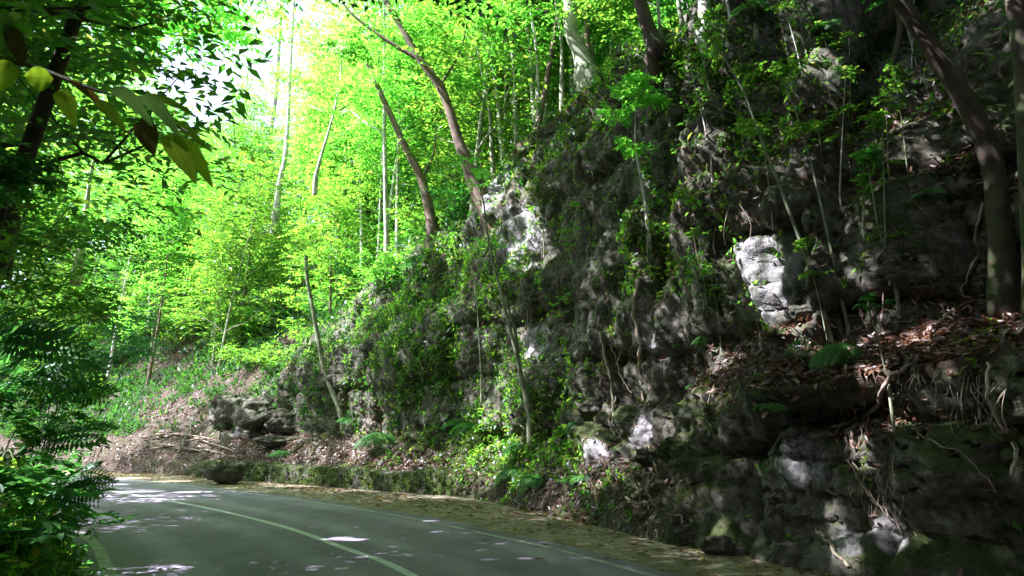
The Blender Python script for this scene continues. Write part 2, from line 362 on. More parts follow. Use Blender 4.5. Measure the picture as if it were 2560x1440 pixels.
obj('verge', mesh_np('verge', v, f, [M['verge']]), kind='structure', label='mossy concrete shoulder between road and cliff')
def marking(name, o, w, mat, label):
    v, f = strip(offs(o-w/2), offs(o+w/2), .005)
    obj(name, mesh_np(name, v, f, [mat]), kind='structure', label=label)
marking('centre_line', 0.0, .13, M['paint'], 'solid white line down the middle of the road')
marking('outer_edge_line', RW_r, .11, M['paint_worn'], 'worn white line at the cliff side of the road')
marking('inner_edge_line', -RW_l, .15, M['paint_worn'], 'worn white line beside the leafy bank')

# ------------------------------------------------------------ terrain: cliff + hillside
ST = [  # base point, then nine (w, z) keys: toe, lower face top, ledge, wall top, ledge, wall top, slope, far slope, top
 ((10.5, -14), [(.3, .6), (1.0, 2.5), (2.6, 3.4), (3.2, 5.8), (4.0, 6.2), (5.0, 8.8), (9, 13), (25, 25), (60, 34)]),
 ((8.0, -3), [(.3, .6), (.9, 2.5), (2.4, 3.4), (3.0, 5.8), (3.8, 6.2), (4.8, 8.8), (9, 13), (25, 25), (60, 34)]),
 ((6.6, 3), [(.3, .6), (.8, 2.5), (2.3, 3.3), (2.8, 5.7), (3.6, 6.1), (4.6, 8.6), (9, 13), (25, 25), (60, 34)]),
 ((4.9, 6.9), [(.60, .5), (.40, 2.35), (2.2, 3.15), (2.7, 5.5), (3.4, 5.8), (4.4, 8.3), (8.5, 12.3), (25, 25), (60, 34)]),
 (ground(2050, 1438), [(.60, .45), (.35, 2.2), (2.1, 3.0), (2.5, 5.4), (3.2, 5.7), (4.2, 8.2), (8, 12), (25, 25), (60, 34)]),
 (ground(1880, 1420), [(.60, .45), (.45, 2.2), (1.9, 3.0), (2.3, 5.4), (3.0, 5.8), (4.0, 8.6), (8, 12.3), (25, 25), (60, 34)]),
 (ground(1700, 1370), [(.35, .6), (1.0, 2.4), (1.5, 2.9), (1.9, 5.6), (2.5, 6.0), (3.4, 9.9), (8, 13.2), (25, 24), (60, 33)]),
 (ground(1500, 1318), [(.8, 1.0), (1.5, 2.2), (1.9, 2.6), (2.3, 6.2), (2.6, 6.6), (3.4, 11.5), (8, 14), (25, 23), (60, 32)]),
 (ground(1300, 1272), [(.9, 1.1), (1.4, 2.3), (1.8, 2.7), (2.1, 7.0), (2.3, 7.4), (3.0, 12.4), (8, 14), (25, 21), (60, 30)]),
 (ground(1150, 1242), [(.35, .55), (1.3, 1.3), (1.6, 2.3), (1.9, 6.2), (2.1, 6.6), (2.5, 11.6), (8, 13), (25, 18), (60, 27)]),
 (ground(900, 1222), [(.35, .6), (1.7, 1.5), (1.9, 1.9), (2.2, 5.3), (2.8, 6.2), (4.2, 9.9), (9, 12), (27, 17), (60, 26)]),
 (ground(700, 1207), [(.35, .6), (1.8, 1.7), (2.0, 2.2), (2.4, 5.0), (3.6, 6.6), (5.2, 9.8), (12, 14), (28, 19), (60, 28)]),
 (ground(560, 1197), [(.35, .6), (2.2, 1.8), (2.4, 2.1), (2.8, 4.9), (4.5, 6.6), (6.5, 9.2), (13, 14), (30, 22), (60, 30)]),
 (ground(430, 1187), [(.35, .4), (2.0, 1.5), (3.0, 2.5), (4.0, 3.6), (6.0, 5.7), (8.0, 7.8), (14, 13), (32, 24), (60, 32)]),
 (ground(200, 1177), [(.5, .4), (2.0, 1.5), (3.0, 2.3), (4.0, 3.1), (6.0, 4.7), (8.0, 6.4), (14, 11.7), (32, 24), (60, 32)]),
 ((-31, 42.5), [(.5, .4), (2.0, 1.5), (3.0, 2.3), (4.0, 3.1), (6.0, 4.7), (8.0, 6.4), (14, 11.7), (32, 24), (60, 32)]),
 ((-43, 48), [(.5, .4), (2.0, 1.5), (3.0, 2.3), (4.0, 3.1), (6.0, 4.7), (8.0, 6.4), (14, 11.7), (32, 24), (60, 32)]),
 ((-62, 53), [(.5, .4), (2.0, 1.5), (3.0, 2.3), (4.0, 3.1), (6.0, 4.7), (8.0, 6.4), (14, 11.7), (32, 24), (60, 32)]),
]
SB = np.array([s[0] for s in ST], float)
NSTEP = 16
bc = catmull(SB, NSTEP); stid = np.linspace(0, len(ST)-1, len(bc))
L = np.r_[0, np.cumsum(np.linalg.norm(np.diff(bc, axis=0), axis=1))]
# denser sampling where the photograph looks
dens = np.interp(stid, [0, 2, 3, 9, 12, 13, 17], [.22, .12, .055, .065, .09, .16, .5])
cum = np.r_[0, np.cumsum(np.diff(L)/dens[1:])]
tt = np.linspace(0, cum[-1], int(cum[-1])); Ls = np.interp(tt, cum, L)
B0 = np.stack([np.interp(Ls, L, bc[:, 0]), np.interp(Ls, L, bc[:, 1])], 1); SI = np.interp(Ls, L, stid)
def smooth1(a, k):
    ker = np.hanning(k+2)[1:-1]; ker /= ker.sum(); pad = np.pad(a, ((k//2, k//2), (0, 0)), 'edge')
    return np.stack([np.convolve(pad[:, i], ker, 'valid') for i in range(a.shape[1])], 1)[:len(a)]
TB = np.gradient(B0, Ls, axis=0); TB = smooth1(TB, 61); TB /= np.linalg.norm(TB, axis=1)[:, None]; NB = np.stack([TB[:, 1], -TB[:, 0]], 1)
KEY = np.array([[(0, -.06)]+s[1] for s in ST], float)          # stations x 10 x 2
nseg = [20, 46, 26, 52, 16, 56, 44, 50, 30]
tk = np.concatenate([np.linspace(i, i+1, n, endpoint=False) for i, n in enumerate(nseg)]+[[9.0]])
a = np.floor(SI).astype(int).clip(0, len(ST)-2); fr = SI-a; fr = fr*fr*(3-2*fr)
KS = KEY[a]*(1-fr)[:, None, None] + KEY[a+1]*fr[:, None, None]   # ns x 10 x 2
ka = np.floor(tk).astype(int).clip(0, 8); kf = tk-ka
W = KS[:, ka, 0]*(1-kf)+KS[:, ka+1, 0]*kf; Z = KS[:, ka, 1]*(1-kf)+KS[:, ka+1, 1]*kf
def smt(A, k=7):                         # round the profile a little
    ker = np.hanning(k+2)[1:-1]; ker /= ker.sum(); p = np.pad(A, ((0, 0), (k//2, k//2)), 'edge')
    o = sum(p[:, i:i+A.shape[1]]*ker[i] for i in range(k)); o[:, 0] = A[:, 0]; return o
W = smt(W, 9); Z = smt(Z, 9)
ns, ntk = W.shape
S_ = Ls[:, None]*np.ones((1, ntk)); TK = np.ones((ns, 1))*tk[None]; SIg = SI[:, None]*np.ones((1, ntk))
# ledge heights wander along the wall
wav = .35*fbm(S_*.22, 3.3, 0*S_, 3)*sstep(0.6, 2, TK)*(1-sstep(6, 8, TK)); Z = Z + wav
X = B0[:, 0:1]+NB[:, 0:1]*W; Y = B0[:, 1:2]+NB[:, 1:2]*W
# outward direction: seen from the road
dW = np.gradient(W, axis=1); dZ = np.gradient(Z, axis=1); l = np.hypot(dW, dZ)+1e-6
oh, ov = dZ/l, dW/l                       # outward = -N*oh + up*ov
steep = np.clip(oh, 0, 1)
rockm = sstep(.45, .8, steep)
cliffy = np.interp(SIg, [0, 9, 11, 12.9, 13.5], [1, 1, 1, .9, .12])
toe_soft = 1-.75*((TK < 1.2)*np.interp(SIg, [5.5, 6.5, 9, 17], [0, 1, 1, 1]))
rockm = rockm*cliffy*toe_soft*(1-sstep(6.3, 7.2, TK))
# blocks
def blocks(U, V, hh, ww, k):
    V = V+.35*fbm(U*.35, V*.3, 7.7+k, 3); U = U+.3*fbm(U*.5, V*.5, 1.1+k, 3)
    r = np.floor(V/hh); fv = V/hh-r; off = hash2(r, r*3+k)*5
    u = U/ww+off; c = np.floor(u); fu = u-c
    # random joint positions
    e = np.minimum(np.minimum(fu, 1-fu)*ww, np.minimum(fv, 1-fv)*hh)
    return e, hash2(r, c, 11+k), fv, r, c
e1, h1, fv1, r1, c1 = blocks(S_, Z, 1.75, 2.3, 0)
e2, h2, fv2, _, _ = blocks(S_+3.1, Z+.7, .8, 1.0, 5)
pil = 1-np.exp(-np.maximum(e1, 0)/.16); pil2 = 1-np.exp(-np.maximum(e2, 0)/.09)
right = np.interp(SIg, [5.2, 6.6, 8], [1, .45, .25])
flute = np.interp(SIg, [5.3, 6, 8.2, 9], [0.15, 1, 1, .35])
D = right*(.34*(pil-.7)+.38*(h1-.5)+.03*(pil2-.6)+.05*(h2-.5)) + (1-right)*(.22*(pil-.7)+.42*(h1-.5)+.05*(pil2-.6)+.10*(h2-.5))
rid = 1-2*np.abs(perlin(S_*1.25+.6*fbm(S_*.4, Z*.35, 2.2, 2), Z*.16, 5.5)); rid2 = 1-2*np.abs(perlin(S_*3.3+.5*fbm(S_, Z*.6, 9.2, 2), Z*.4, 8.5))
D = D+flute*(.42*(rid-.55)+.13*(rid2-.5)) + .50*fbm(X*.38, Y*.38, Z*.38, 3, .45)
D = D+.07*fbm(X*1.6, Y*1.6, Z*2.2, 4, .5)+.05*np.abs(fbm(X*4, Y*4, Z*6, 3, .5))
rg = 1-np.abs(2*perlin(X*2.3, Y*2.3, Z*2.8)); D = D-.10*sstep(.88, 1, rg)
bedv = (Z+.25*fbm(S_*.3, Z*.4, 6.1, 3))/.46; bf_ = bedv-np.floor(bedv); D = D+(.10*(hash2(np.floor(bedv), np.floor(S_/1.9+.4*perlin(S_*.5, Z, 3.)), 21)-.5)-.07*(bf_ < .14)*sstep(.0, .4, fbm(S_*.6, Z*.8, 2.2, 3)+.25))*right**.5
Dsoft = .16*fbm(X*.7, Y*.7, 1.5, 4)+.05*fbm(X*3, Y*3, Z*3, 3)
Dfar = .9*fbm(X*.12, Y*.12, 4.5, 3)*sstep(6.6, 8, TK)
# vertical pinch at base so the foot meets the verge
foot = sstep(0, .25, TK)
DD = (D*rockm+Dsoft*(1-rockm)+Dfar)*foot
X = X-NB[:, 0:1]*oh*DD; Y = Y-NB[:, 1:2]*oh*DD; Z = Z+ov*DD*.9
# undercut: lower right face hangs over a little, overhangs on top of each wall
V3 = np.stack([X, Y, Z], -1)
soil = (1-rockm)*np.where(steep < .75, 1.0, .7); soil = soil*(1-.6*sstep(2.2, 2.5, TK)*(1-sstep(2.9, 3, TK))*(SIg > 5.5)*(SIg < 8))
mossA = .5+.9*fbm(X*.4, Y*.4, Z*.5, 3)+.5*np.interp(TK, [1, 1.6, 2.2, 2.6], [0, .6, .6, 0])
ix = np.arange(ns-1)[:, None]*ntk; jx = np.arange(ntk-1)[None]
quads = np.stack([ix+jx, ix+jx+1, ix+ntk+jx+1, ix+ntk+jx], -1)
ksplit = int(np.searchsorted(tk, 6.0)); ssplit = int(np.searchsorted(SI, 12.6))
cm = np.zeros((ns-1, ntk-1), bool); cm[:ssplit, :ksplit] = True
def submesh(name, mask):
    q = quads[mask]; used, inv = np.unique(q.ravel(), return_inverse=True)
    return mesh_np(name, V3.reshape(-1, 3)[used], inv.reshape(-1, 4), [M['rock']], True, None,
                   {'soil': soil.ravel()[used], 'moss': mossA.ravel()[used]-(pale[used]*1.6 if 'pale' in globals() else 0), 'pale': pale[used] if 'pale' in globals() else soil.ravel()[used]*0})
cl = obj('cliff', submesh('cliff', cm), kind='structure', label='tall grey limestone cliff with mossy ledges above the road')
hs_ = obj('hillside', submesh('hillside', ~cm), kind='structure', label='steep forest slope of bare soil and dead leaves')
VF = V3.reshape(-1, 3)
PALE_AT = 1
bvh = BVHTree.FromPolygons([Vector(p) for p in VF], [tuple(q) for q in quads.reshape(-1, 4)])
def hit(px, py):
    o = Vector((0, 0, CH)); d = ray(px, py).normalized(); r = bvh.ray_cast(o, d)
    return (r[0], r[1] if r[1].dot(d) < 0 else -r[1]) if r[0] is not None else (None, None)
def drop(x, y, ztop=80):
    r = bvh.ray_cast(Vector((x, y, ztop)), Vector((0, 0, -1)))
    return r[0].z if r[0] is not None else None
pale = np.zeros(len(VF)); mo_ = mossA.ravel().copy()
for px, py, r in [(1880, 690, .75), (1250, 460, 1.6), (1310, 600, 1.3), (2110, 1350, .25), (2235, 1340, .25), (1650, 880, .35), (1600, 1070, .4), (620, 1040, 1.4), (1480, 1150, .5), (1330, 860, .7), (1990, 1160, .35)]:  # sun patches put into the rock colour; some stone is truly pale
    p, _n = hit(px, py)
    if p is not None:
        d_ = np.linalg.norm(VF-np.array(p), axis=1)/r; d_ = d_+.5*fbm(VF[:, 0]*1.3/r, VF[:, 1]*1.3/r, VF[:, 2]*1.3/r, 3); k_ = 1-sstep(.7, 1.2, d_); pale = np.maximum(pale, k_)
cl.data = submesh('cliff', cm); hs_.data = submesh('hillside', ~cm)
# DETAIL_MARK
# ------------------------------------------------------------ left bank (inside of the bend)
def bank():
    k = (cc[:, 1] > -6) & (cc[:, 1] < 34); Lc = offs(-RW_l-.42)[k]; n_ = -NR[k]; s_ = cs[k]
    Lc, s2 = resample(Lc, .12); n_ = np.stack([np.interp(s2, np.linspace(0, s2[-1], k.sum()), n_[:, i]) for i in (0, 1)], 1)
    w = np.r_[np.linspace(0, 1.2, 22), np.linspace(1.35, 6, 34), np.linspace(6.4, 40, 40)]
    z = np.interp(w, [0, .15, .5, 1.2, 3, 8, 20, 40], [-.05, .3, .95, 1.45, 2.3, 4.6, 8.5, 13])
    Xb = Lc[:, 0:1]+n_[:, 0:1]*w; Yb = Lc[:, 1:2]+n_[:, 1:2]*w
    Zb = z[None]+.25*fbm(Xb*.6, Yb*.6, 9, 4)*sstep(0, 1, w)+.05*fbm(Xb*3, Yb*3, 1, 3)*sstep(0, .3, w)
    v = np.stack([Xb, Yb, Zb], -1).reshape(-1, 3); a_, b_ = Xb.shape
    i = np.arange(a_-1)[:, None]*b_; j = np.arange(b_-1)[None]
    return v, np.stack([i+j, i+b_+j, i+b_+j+1, i+j+1], -1).reshape(-1, 4)
bv, bf = bank()
obj('bank', mesh_np('bank', bv, bf, [M['soil']], True), kind='structure', label='dark overgrown earth bank on the inside of the bend')
bbvh = BVHTree.FromPolygons([Vector(p) for p in bv], [tuple(q) for q in bf])
def bdrop(x, y):
    r = bbvh.ray_cast(Vector((x, y, 60)), Vector((0, 0, -1))); return r[0].z if r[0] is not None else 0.0

# ------------------------------------------------------------ leaves
def nrm(a): return a/(np.linalg.norm(a, axis=-1, keepdims=True)+1e-9)
def leaf_batch(P, D, U, s, w=.42, two=False, droop=.12):
    P, D, U = np.asarray(P, float), nrm(np.asarray(D, float)), np.asarray(U, float); n = len(P)
    s = np.broadcast_to(s, (n,))[:, None]; Yv = nrm(np.cross(U, D)); Zv = np.cross(D, Yv)
    if two:
        a = P+D*s*.32+Yv*s*w*.48+Zv*s*.06; b = P+D*s*.70+Yv*s*w*.36+Zv*s*(.04-droop*.4)
        c = P+D*s*.32-Yv*s*w*.48+Zv*s*.06; d = P+D*s*.70-Yv*s*w*.36+Zv*s*(.04-droop*.4)
        tip = P+D*s-Zv*s*droop; v = np.stack([P, a, b, tip, d, c], 1).reshape(-1, 3)
        i = np.arange(n)[:, None]*6; f = np.concatenate([i+np.array([[0, 3, 2, 1]]), i+np.array([[0, 5, 4, 3]])])
        return v, f
    a = P+D*s*.45+Yv*s*w*.5+Zv*s*.05; c = P+D*s*.45-Yv*s*w*.5+Zv*s*.05; tip = P+D*s-Zv*s*droop
    v = np.stack([P, a, tip, c], 1).reshape(-1, 3); i = np.arange(n)[:, None]*4
    return v, i+np.array([[0, 1, 2, 3]])
def sprays(G, P, H, Ln, k, size, w=.42, up=(0, 0, 1), jit=.35, two=False, droop=.3):
    """k leaves alternate left and right along each twig (P start, H heading, Ln length)"""
    n = len(P); H = nrm(H); t = np.linspace(.15, 1, k)[None, :, None]; Ln = np.broadcast_to(Ln, (n,))[:, None, None]
    pos = P[:, None]+H[:, None]*t*Ln; pos[..., 2] -= droop*(t[..., 0]**2)*Ln[..., 0]*.6
    U = np.broadcast_to(np.asarray(up, float), (n, 3)) if np.ndim(up) == 1 else up
    side = nrm(np.cross(U, H))[:, None]*np.where(np.arange(k) % 2, 1., -1.)[None, :, None]
    D = H[:, None]*(.55+.5*(t > .95))+side*(.9-.7*(t > .95))+G.normal(0, jit, (n, k, 3))*.6; D[..., 2] -= .12
    Un = U[:, None]+G.normal(0, jit, (n, k, 3))
    s = np.broadcast_to(size, (n,))[:, None]*G.uniform(.65, 1.25, (n, k))
    return leaf_batch(pos.reshape(-1, 3), D.reshape(-1, 3), Un.reshape(-1, 3), s.ravel(), w, two)
GAPS = []                                   # (point, radius): openings the sun comes through
SD = np.array(sdir)
def open_gaps(v, f, origin, k=4):
    """thin a crown where a shaft of sun passes: whole leaves are left out"""
    if not GAPS: return v, f
    c = v.reshape(-1, k, 3).mean(1)+np.asarray(origin, float); keep = np.ones(len(c), bool)
    for p, r in GAPS:
        d = c-p; t = d@SD; dist = np.linalg.norm(d-t[:, None]*SD, axis=1); keep &= ~((dist < r) & (t > .6))
    idx = np.repeat(keep, k); new = np.cumsum(idx)-1; fk = idx[f[:, 0]]
    return v[idx], new[f[fk]]
def clump_cloud(G, Cn, Rd, ns_, k, size, w=.42, lift=.1, two=False, droop=.3):
    n = len(Cn); Cn = np.repeat(Cn, ns_, 0); Rr = np.repeat(Rd, ns_)
    az = G.uniform(0, 2*np.pi, n*ns_); H = np.stack([np.cos(az), np.sin(az), G.normal(lift, .35, n*ns_)], 1)
    P = Cn+G.normal(0, .38, (n*ns_, 3))*Rr[:, None]*np.array([1, 1, .6])
    return sprays(G, P, H, Rr*G.uniform(.6, 1.1, n*ns_), k, size, w, two=two, droop=droop)

# ------------------------------------------------------------ openings in the canopy above the sunlit patches
for px, py, r in [(1850, 660, .34), (1885, 700, .36), (1925, 640, .26), (1900, 750, .2), (1250, 430, .8), (1290, 480, .55), (1230, 520, .6), (1330, 600, .55), (1310, 660, .4), (1340, 560, .4), (1130, 620, .5),
                  (1600, 1070, .16), (1655, 880, .14), (1590, 900, .12), (2100, 1330, .15), (2125, 1390, .16), (2080, 1290, .15), (2225, 1320, .16), (2250, 1370, .12), (1800, 1320, .14), (590, 1000, .5), (620, 1030, .5),
                  (690, 1070, .6), (740, 1100, .5), (900, 1030, .5), (950, 1020, .35), (440, 1040, 1.1), (380, 1060, .9), (520, 1090, .8), (2010, 850, .28), (2180, 860, .35), (2060, 830, .2), (1790, 900, .25), (1840, 910, .25), (2300, 850, .25),
                  (1460, 1140, .2), (1300, 830, .3), (1320, 880, .25), (1500, 1210, .2), (2550, 1030, .12), (1590, 660, .15), (2150, 1130, .2), (1980, 1160, .12), (1250, 960, .3), (700, 660, .8), (2040, 150, .3), (1780, 340, .2), (1620, 460, .12), (2230, 1000, .25)]:
    p, _n = hit(px, py)
    if p is not None: GAPS.append((np.array(p), r))
for px, py, r in [(300, 1196, .8), (430, 1203, .6), (350, 1228, .6), (480, 1230, .45), (250, 1212, .7), (840, 1347, .22), (880, 1350, .16), (1080, 1302, .14), (1310, 1395, .1)]:
    x, y = ground(px, py); GAPS.append((np.array((x, y, 0.)), r))

for px, py, y, r in [(300, 290, 1.82, .36), (470, 400, 1.75, .26), (150, 240, 1.85, .26), (80, 880, 6.2, .45), (60, 960, 7, .3), (60, 1220, 6.3, .45), (160, 1260, 8.3, .5), (140, 1150, 8.8, .45), (50, 1330, 5.6, .4), (150, 1400, 7.4, .35)]:
    GAPS.append((np.array(PX(px, py, y)), r))

# ------------------------------------------------------------ tree prototypes
def branchy(G, h, r0, nb, b0, spread, lean=(0, 0), curve=.3, sides=7, wob=.1, up=.6):
    """trunk + limbs; returns the wood and the limb tips"""
    mb = MB(); n = 14; t = np.linspace(0, 1, n); ph = G.uniform(0, 6, 2)
    P = np.stack([lean[0]*h*t+curve*np.sin(t*4+ph[0])*t, lean[1]*h*t+curve*np.sin(t*3.3+ph[1])*t, h*t], 1); P[:, :2] -= P[0, :2]
    r = r0*(1-.8*t)+.3*r0*np.exp(-t*h*2.0); mb.add(*tube(np.vstack([P[0]-[0, 0, 1.2], P]), np.r_[r[0], r], sides, wob)); tips = []
    for q in range(nb):
        tb = b0+(1-b0)*(q+G.uniform(0, 1))/nb; o = np.array([np.interp(tb, t, P[:, i]) for i in range(3)])
        az = q*2.4+G.uniform(-.5, .5); Lb = spread*(1-.55*(tb-b0)/(1-b0+.01))*G.uniform(.7, 1.2)
        d = np.array([np.cos(az), np.sin(az), up+G.uniform(-.2, .3)]); d /= np.linalg.norm(d); m = 7; s = np.linspace(0, 1, m)[:, None]
        B = o+d*Lb*s+np.array([0, 0, -.18*Lb])*s**2+G.normal(0, .05*Lb, (m, 3))*s; rb = r0*(1-.75*tb)*.5
        mb.add(*tube(B, rb*(1-.8*s[:, 0])+.004, 5))
        for e in (3, 5, 6): tips.append(B[e])
        for z_ in range(2):
            e = B[3+z_]; d2 = nrm(d+G.normal(0, .7, 3)); B2 = e+d2*Lb*.45*s; mb.add(*tube(B2, rb*.4*(1-.8*s[:, 0])+.003, 4)); tips += [B2[4], B2[-1]]
    return mb, np.array(tips), P
def make_tree(name, label, cat, group, G, h, r0, nb, b0, spread, barkm, leafm, size, nsp, k, crad, lean=(0, 0), extra=None, w=.42, loc=(0, 0, 0), curve=.3, gaps=False, up=.6, leafobj='crown'):
    t = thing(name, label, cat, loc, group=group); mb, tips, P = branchy(G, h, r0, nb, b0, spread, lean, curve, up=up)
    obj('trunk', mb.mesh('trunk', [barkm], True), t)
    if extra is not None: tips = np.vstack([tips, extra])
    cl_ = tips+G.normal(0, crad*.3, tips.shape); v, f = clump_cloud(G, cl_, np.full(len(cl_), crad), nsp, k, size, w)
    if gaps: v, f = open_gaps(v, f, loc)
    obj(leafobj, mesh_np('crown', v, f, [leafm]), t); return t
PARK = (0, 0, 0)
protos = {}
G = np.random.default_rng(11)
spec = [ # name, label, h, r0, nb, b0, spread, bark, leaf, size, nsp, k, crad
 ('slim_pale', 'forest_tree', 18, .14, 14, .34, 4.0, 'bark_pale', 'leaf_bright', .30, 7, 9, 1.35),
 ('slim_brown', 'forest_tree', 16, .12, 15, .24, 3.8, 'bark_brown', 'leaf_bright', .28, 7, 9, 1.3),
 ('leafy', 'forest_tree', 13, .11, 16, .10, 3.5, 'bark_green', 'leaf_mid', .27, 7, 9, 1.25),
 ('bushy', 'forest_tree', 9, .09, 16, .05, 3.0, 'bark_brown', 'leaf_mid', .23, 7, 9, 1.1),
 ('tall', 'forest_tree', 23, .19, 16, .38, 4.8, 'bark_pale', 'leaf_bright', .34, 8, 9, 1.6),
 ('dark', 'forest_tree', 15, .13, 15, .18, 3.6, 'bark_dark', 'leaf_dark', .26, 7, 9, 1.2),
]
def forest_label(kind, zone):
    return {'slim_pale': 'slim pale-barked tree', 'slim_brown': 'slim brown tree', 'leafy': 'leafy mid-green tree', 'bushy': 'low bushy tree', 'tall': 'tall pale tree', 'dark': 'dark-barked deep green tree'}[kind]+' '+zone
def zone_of(px, y):
    if y > 52: return 'far up the hillside'
    if px > 2050: return 'above the block wall'
    if px > 1150: return 'behind the cliff crest'
    if px > 800: return 'above the mossy cliff'
    if px > 450: return 'above the rocky outcrop'
    return 'above the litter slope'
NT = {}
def plant_tree(kind, x, y, z, rot, scl, group, px):
    lab = forest_label(kind, zone_of(px, y))
    if kind not in protos:
        s = [q for q in spec if q[0] == kind][0]
        t = make_tree(s[1], lab, 'tree', group, G, s[2], s[3], s[4], s[5], s[6], M[s[7]], M[s[8]], s[9], s[10], s[11], s[12])
        t.location = (x, y, z); t.rotation_euler = (0, 0, rot); t.scale = (scl,)*3; protos[kind] = t; return t
    return dup(protos[kind], (x, y, z), rot, lab, group, scl, tilt=(random.gauss(0, .05), random.gauss(0, .05), rot))
# the forest on the hillside and on top of the cliff
ntree = 0
def inframe(x, y, z, h, m=250):
    if y < 2: return False
    a_, b_ = proj((x, y, z)), proj((x, y, z+h)); return -m-1707*3/y < a_[0] < 2560+m+1707*3/y and b_[1] < 1440 and a_[1] > -900
fr_ = random.Random(5)
for si in np.arange(5.0, 16.9, .42):
    i = np.abs(SI-si).argmin(); w0 = 6.5 if si < 7 else 4.2 if si < 8.5 else (3.4 if si < 10 else (5 if si < 12.6 else 8.5 if si < 13.6 else 5.5)); w = w0
    while w < 52:
        step = (2.1 if si < 10 else 2.7)*(1+w/38)
        ww = w+fr_.uniform(0, step*.8); jj = fr_.uniform(-.9, .9)
        x, y = B0[i]+NB[i]*ww+TB[i]*jj; z = drop(x, y)
        w += step
        if z is None or not inframe(x, y, z, 10): continue
        px = proj((x, y, z))[0]
        if fr_.random() < (.22 if si < 10.5 else .10) or (620 < px < 1330 and ww > 22 and fr_.random() < .45) or (590 < px < 770 and ww < 30 and fr_.random() < .35): continue
        q = fr_.random()
        if px > 1900: kind = 'leafy' if q < .4 else 'dark'
        elif px > 1500: kind = 'slim_pale' if q < .3 else 'slim_brown' if q < .6 else 'leafy' if q < .8 else 'dark'
        elif px > 700: kind = 'slim_pale' if q < .28 else 'slim_brown' if q < .52 else 'leafy' if q < .74 else 'bushy' if q < .88 else 'tall'
        else: kind = 'slim_pale' if q < .2 else 'slim_brown' if q < .36 else 'leafy' if q < .6 else 'bushy' if q < .84 else 'dark' if q < .94 else 'tall'
        plant_tree(kind, x, y, z-.15, fr_.uniform(0, 6.28), fr_.uniform(.75, 1.2), 'trees of the hillside forest', px); ntree += 1
print('forest trees', ntree)

# ------------------------------------------------------------ trees placed one by one
def wood(pts, y, r0, r1, n=24, sides=9, wob=.12, flare=.0, yd=0.0):
    """pts from base to top in photo pixels at forward distance y"""
    P = [np.array(PX(px, py, y+yd*i/(len(pts)-1))) for i, (px, py) in enumerate(pts)]
    P = resample(catmull(P, 8), n=n)[0]; t = np.linspace(0, 1, n); r = r0+(r1-r0)*t+flare*r0*np.exp(-t*14); return P, r
def hand_tree(name, label, cat, pts, r0, r1, barkm, leafm=None, crowns=(), limbs=(), size=.16, k=8, ns_=7, w=.42, y=None, yd=0., flare=.5, group=None, leafname='crown', gaps=True, seed=0, sides=9, two=False, dens=1.0):
    g_ = np.random.default_rng(seed+int(pts[0][0])); 
    p, _ = hit(*pts[0])
    if p is not None:
        if y is not None: r0 *= .78*p.y/y; r1 *= .78*p.y/y; limbs = [(l_, q0*p.y/y, q1*p.y/y) for l_, q0, q1 in limbs]
        y = p.y
    P, r = wood(pts, y, r0, r1, flare=flare, yd=yd, sides=sides); base = P[0].copy()
    zt = drop(base[0], base[1]); zt = base[2] if zt is None else zt
    if -8 < zt-base[2] < -.3:                # the foot is hidden behind the crest: let the trunk run down to the soil
        d0 = nrm(P[1]-P[0]); d0 = d0/max(d0[2], .5); P = np.vstack([P[0]+d0*(zt-base[2]-.3), P]); r = np.r_[r[0]*1.2, r]; base = P[0].copy()
    else:
        P = np.vstack([P[0]-nrm(P[0]*[1, 1, 0])*-(r[0]*2.2)-[0, 0, .5+r[0]*3], P[0]-nrm(P[0]*[1, 1, 0])*-(r[0]*.7)-[0, 0, .15], P]); r = np.r_[r[0]*1.15, r[0]*1.1, r]
    t = thing(name, label, cat, base, group=group); mb = MB(); mb.add(*tube(P-base, r, sides, .12))
    for lp, a_, b_ in limbs:
        yy = y+yd*.5; Q, rr = wood(lp, yy, a_, b_, n=12, flare=0, yd=g_.uniform(-.6, .6)); mb.add(*tube(Q-base, rr, 6, .05))
    obj('trunk', mb.mesh('trunk', [barkm], True), t)
    if crowns:
        Cn = []; Rd = []
        for px, py, rpx, n in crowns:
            rad = rpx/F*y*1.05
            for _ in range(int(n*dens)):
                o = g_.normal(0, .5, 3); Cn.append(np.array(PX(px, py, y))+o*rad*np.array([1, 1, .75])); Rd.append(max(size*1.6, rad*.38))
        Cn = np.array(Cn); Rd = np.array(Rd); v, f = clump_cloud(g_, Cn-base, Rd, ns_, k, size, w, two=two)
        if gaps: v, f = open_gaps(v, f, base, 6 if two else 4)
        obj(leafname, mesh_np(leafname, v, f, [leafm]), t)
    return t
HT = hand_tree
HT('leaning_tree', 'brown tree leaning left from the cliff shoulder, forked near the top', 'tree', [(1185, 450), (1150, 360), (1128, 290), (1100, 215), (1050, 150), (1005, 70), (950, -20), (900, -80)], .20, .09, M['bark_brown'], M['leaf_bright'],
   [(960, 40, 120, 14), (1080, 60, 100, 10), (880, 120, 90, 8), (1130, 220, 60, 5)], [([(1050, 150), (990, 115), (930, 75), (870, 25), (840, -30)], .09, .03), ([(1100, 215), (1150, 130), (1170, 40)], .05, .02)], .22, y=23)
HT('leaning_tree', 'thick brown tree leaning left out of the ferny ridge, bare lower trunk', 'tree', [(1085, 585), (1072, 520), (1055, 450), (1015, 370), (985, 305), (955, 240), (920, 160)], .26, .12, M['bark_brown'], M['leaf_bright'],
   [(930, 200, 90, 10), (880, 260, 70, 6), (1010, 220, 60, 5)], [([(1055, 450), (1085, 380), (1090, 300)], .06, .02)], .22, y=25.5)
HT('leaning_tree', 'thin dark tree curving left beside the fern patch on the ridge', 'tree', [(938, 640), (925, 560), (912, 480), (885, 420), (865, 380), (850, 300)], .15, .06, M['bark_brown'], M['leaf_bright'], [(850, 300, 80, 8), (900, 250, 60, 5)], size=.2, y=28)
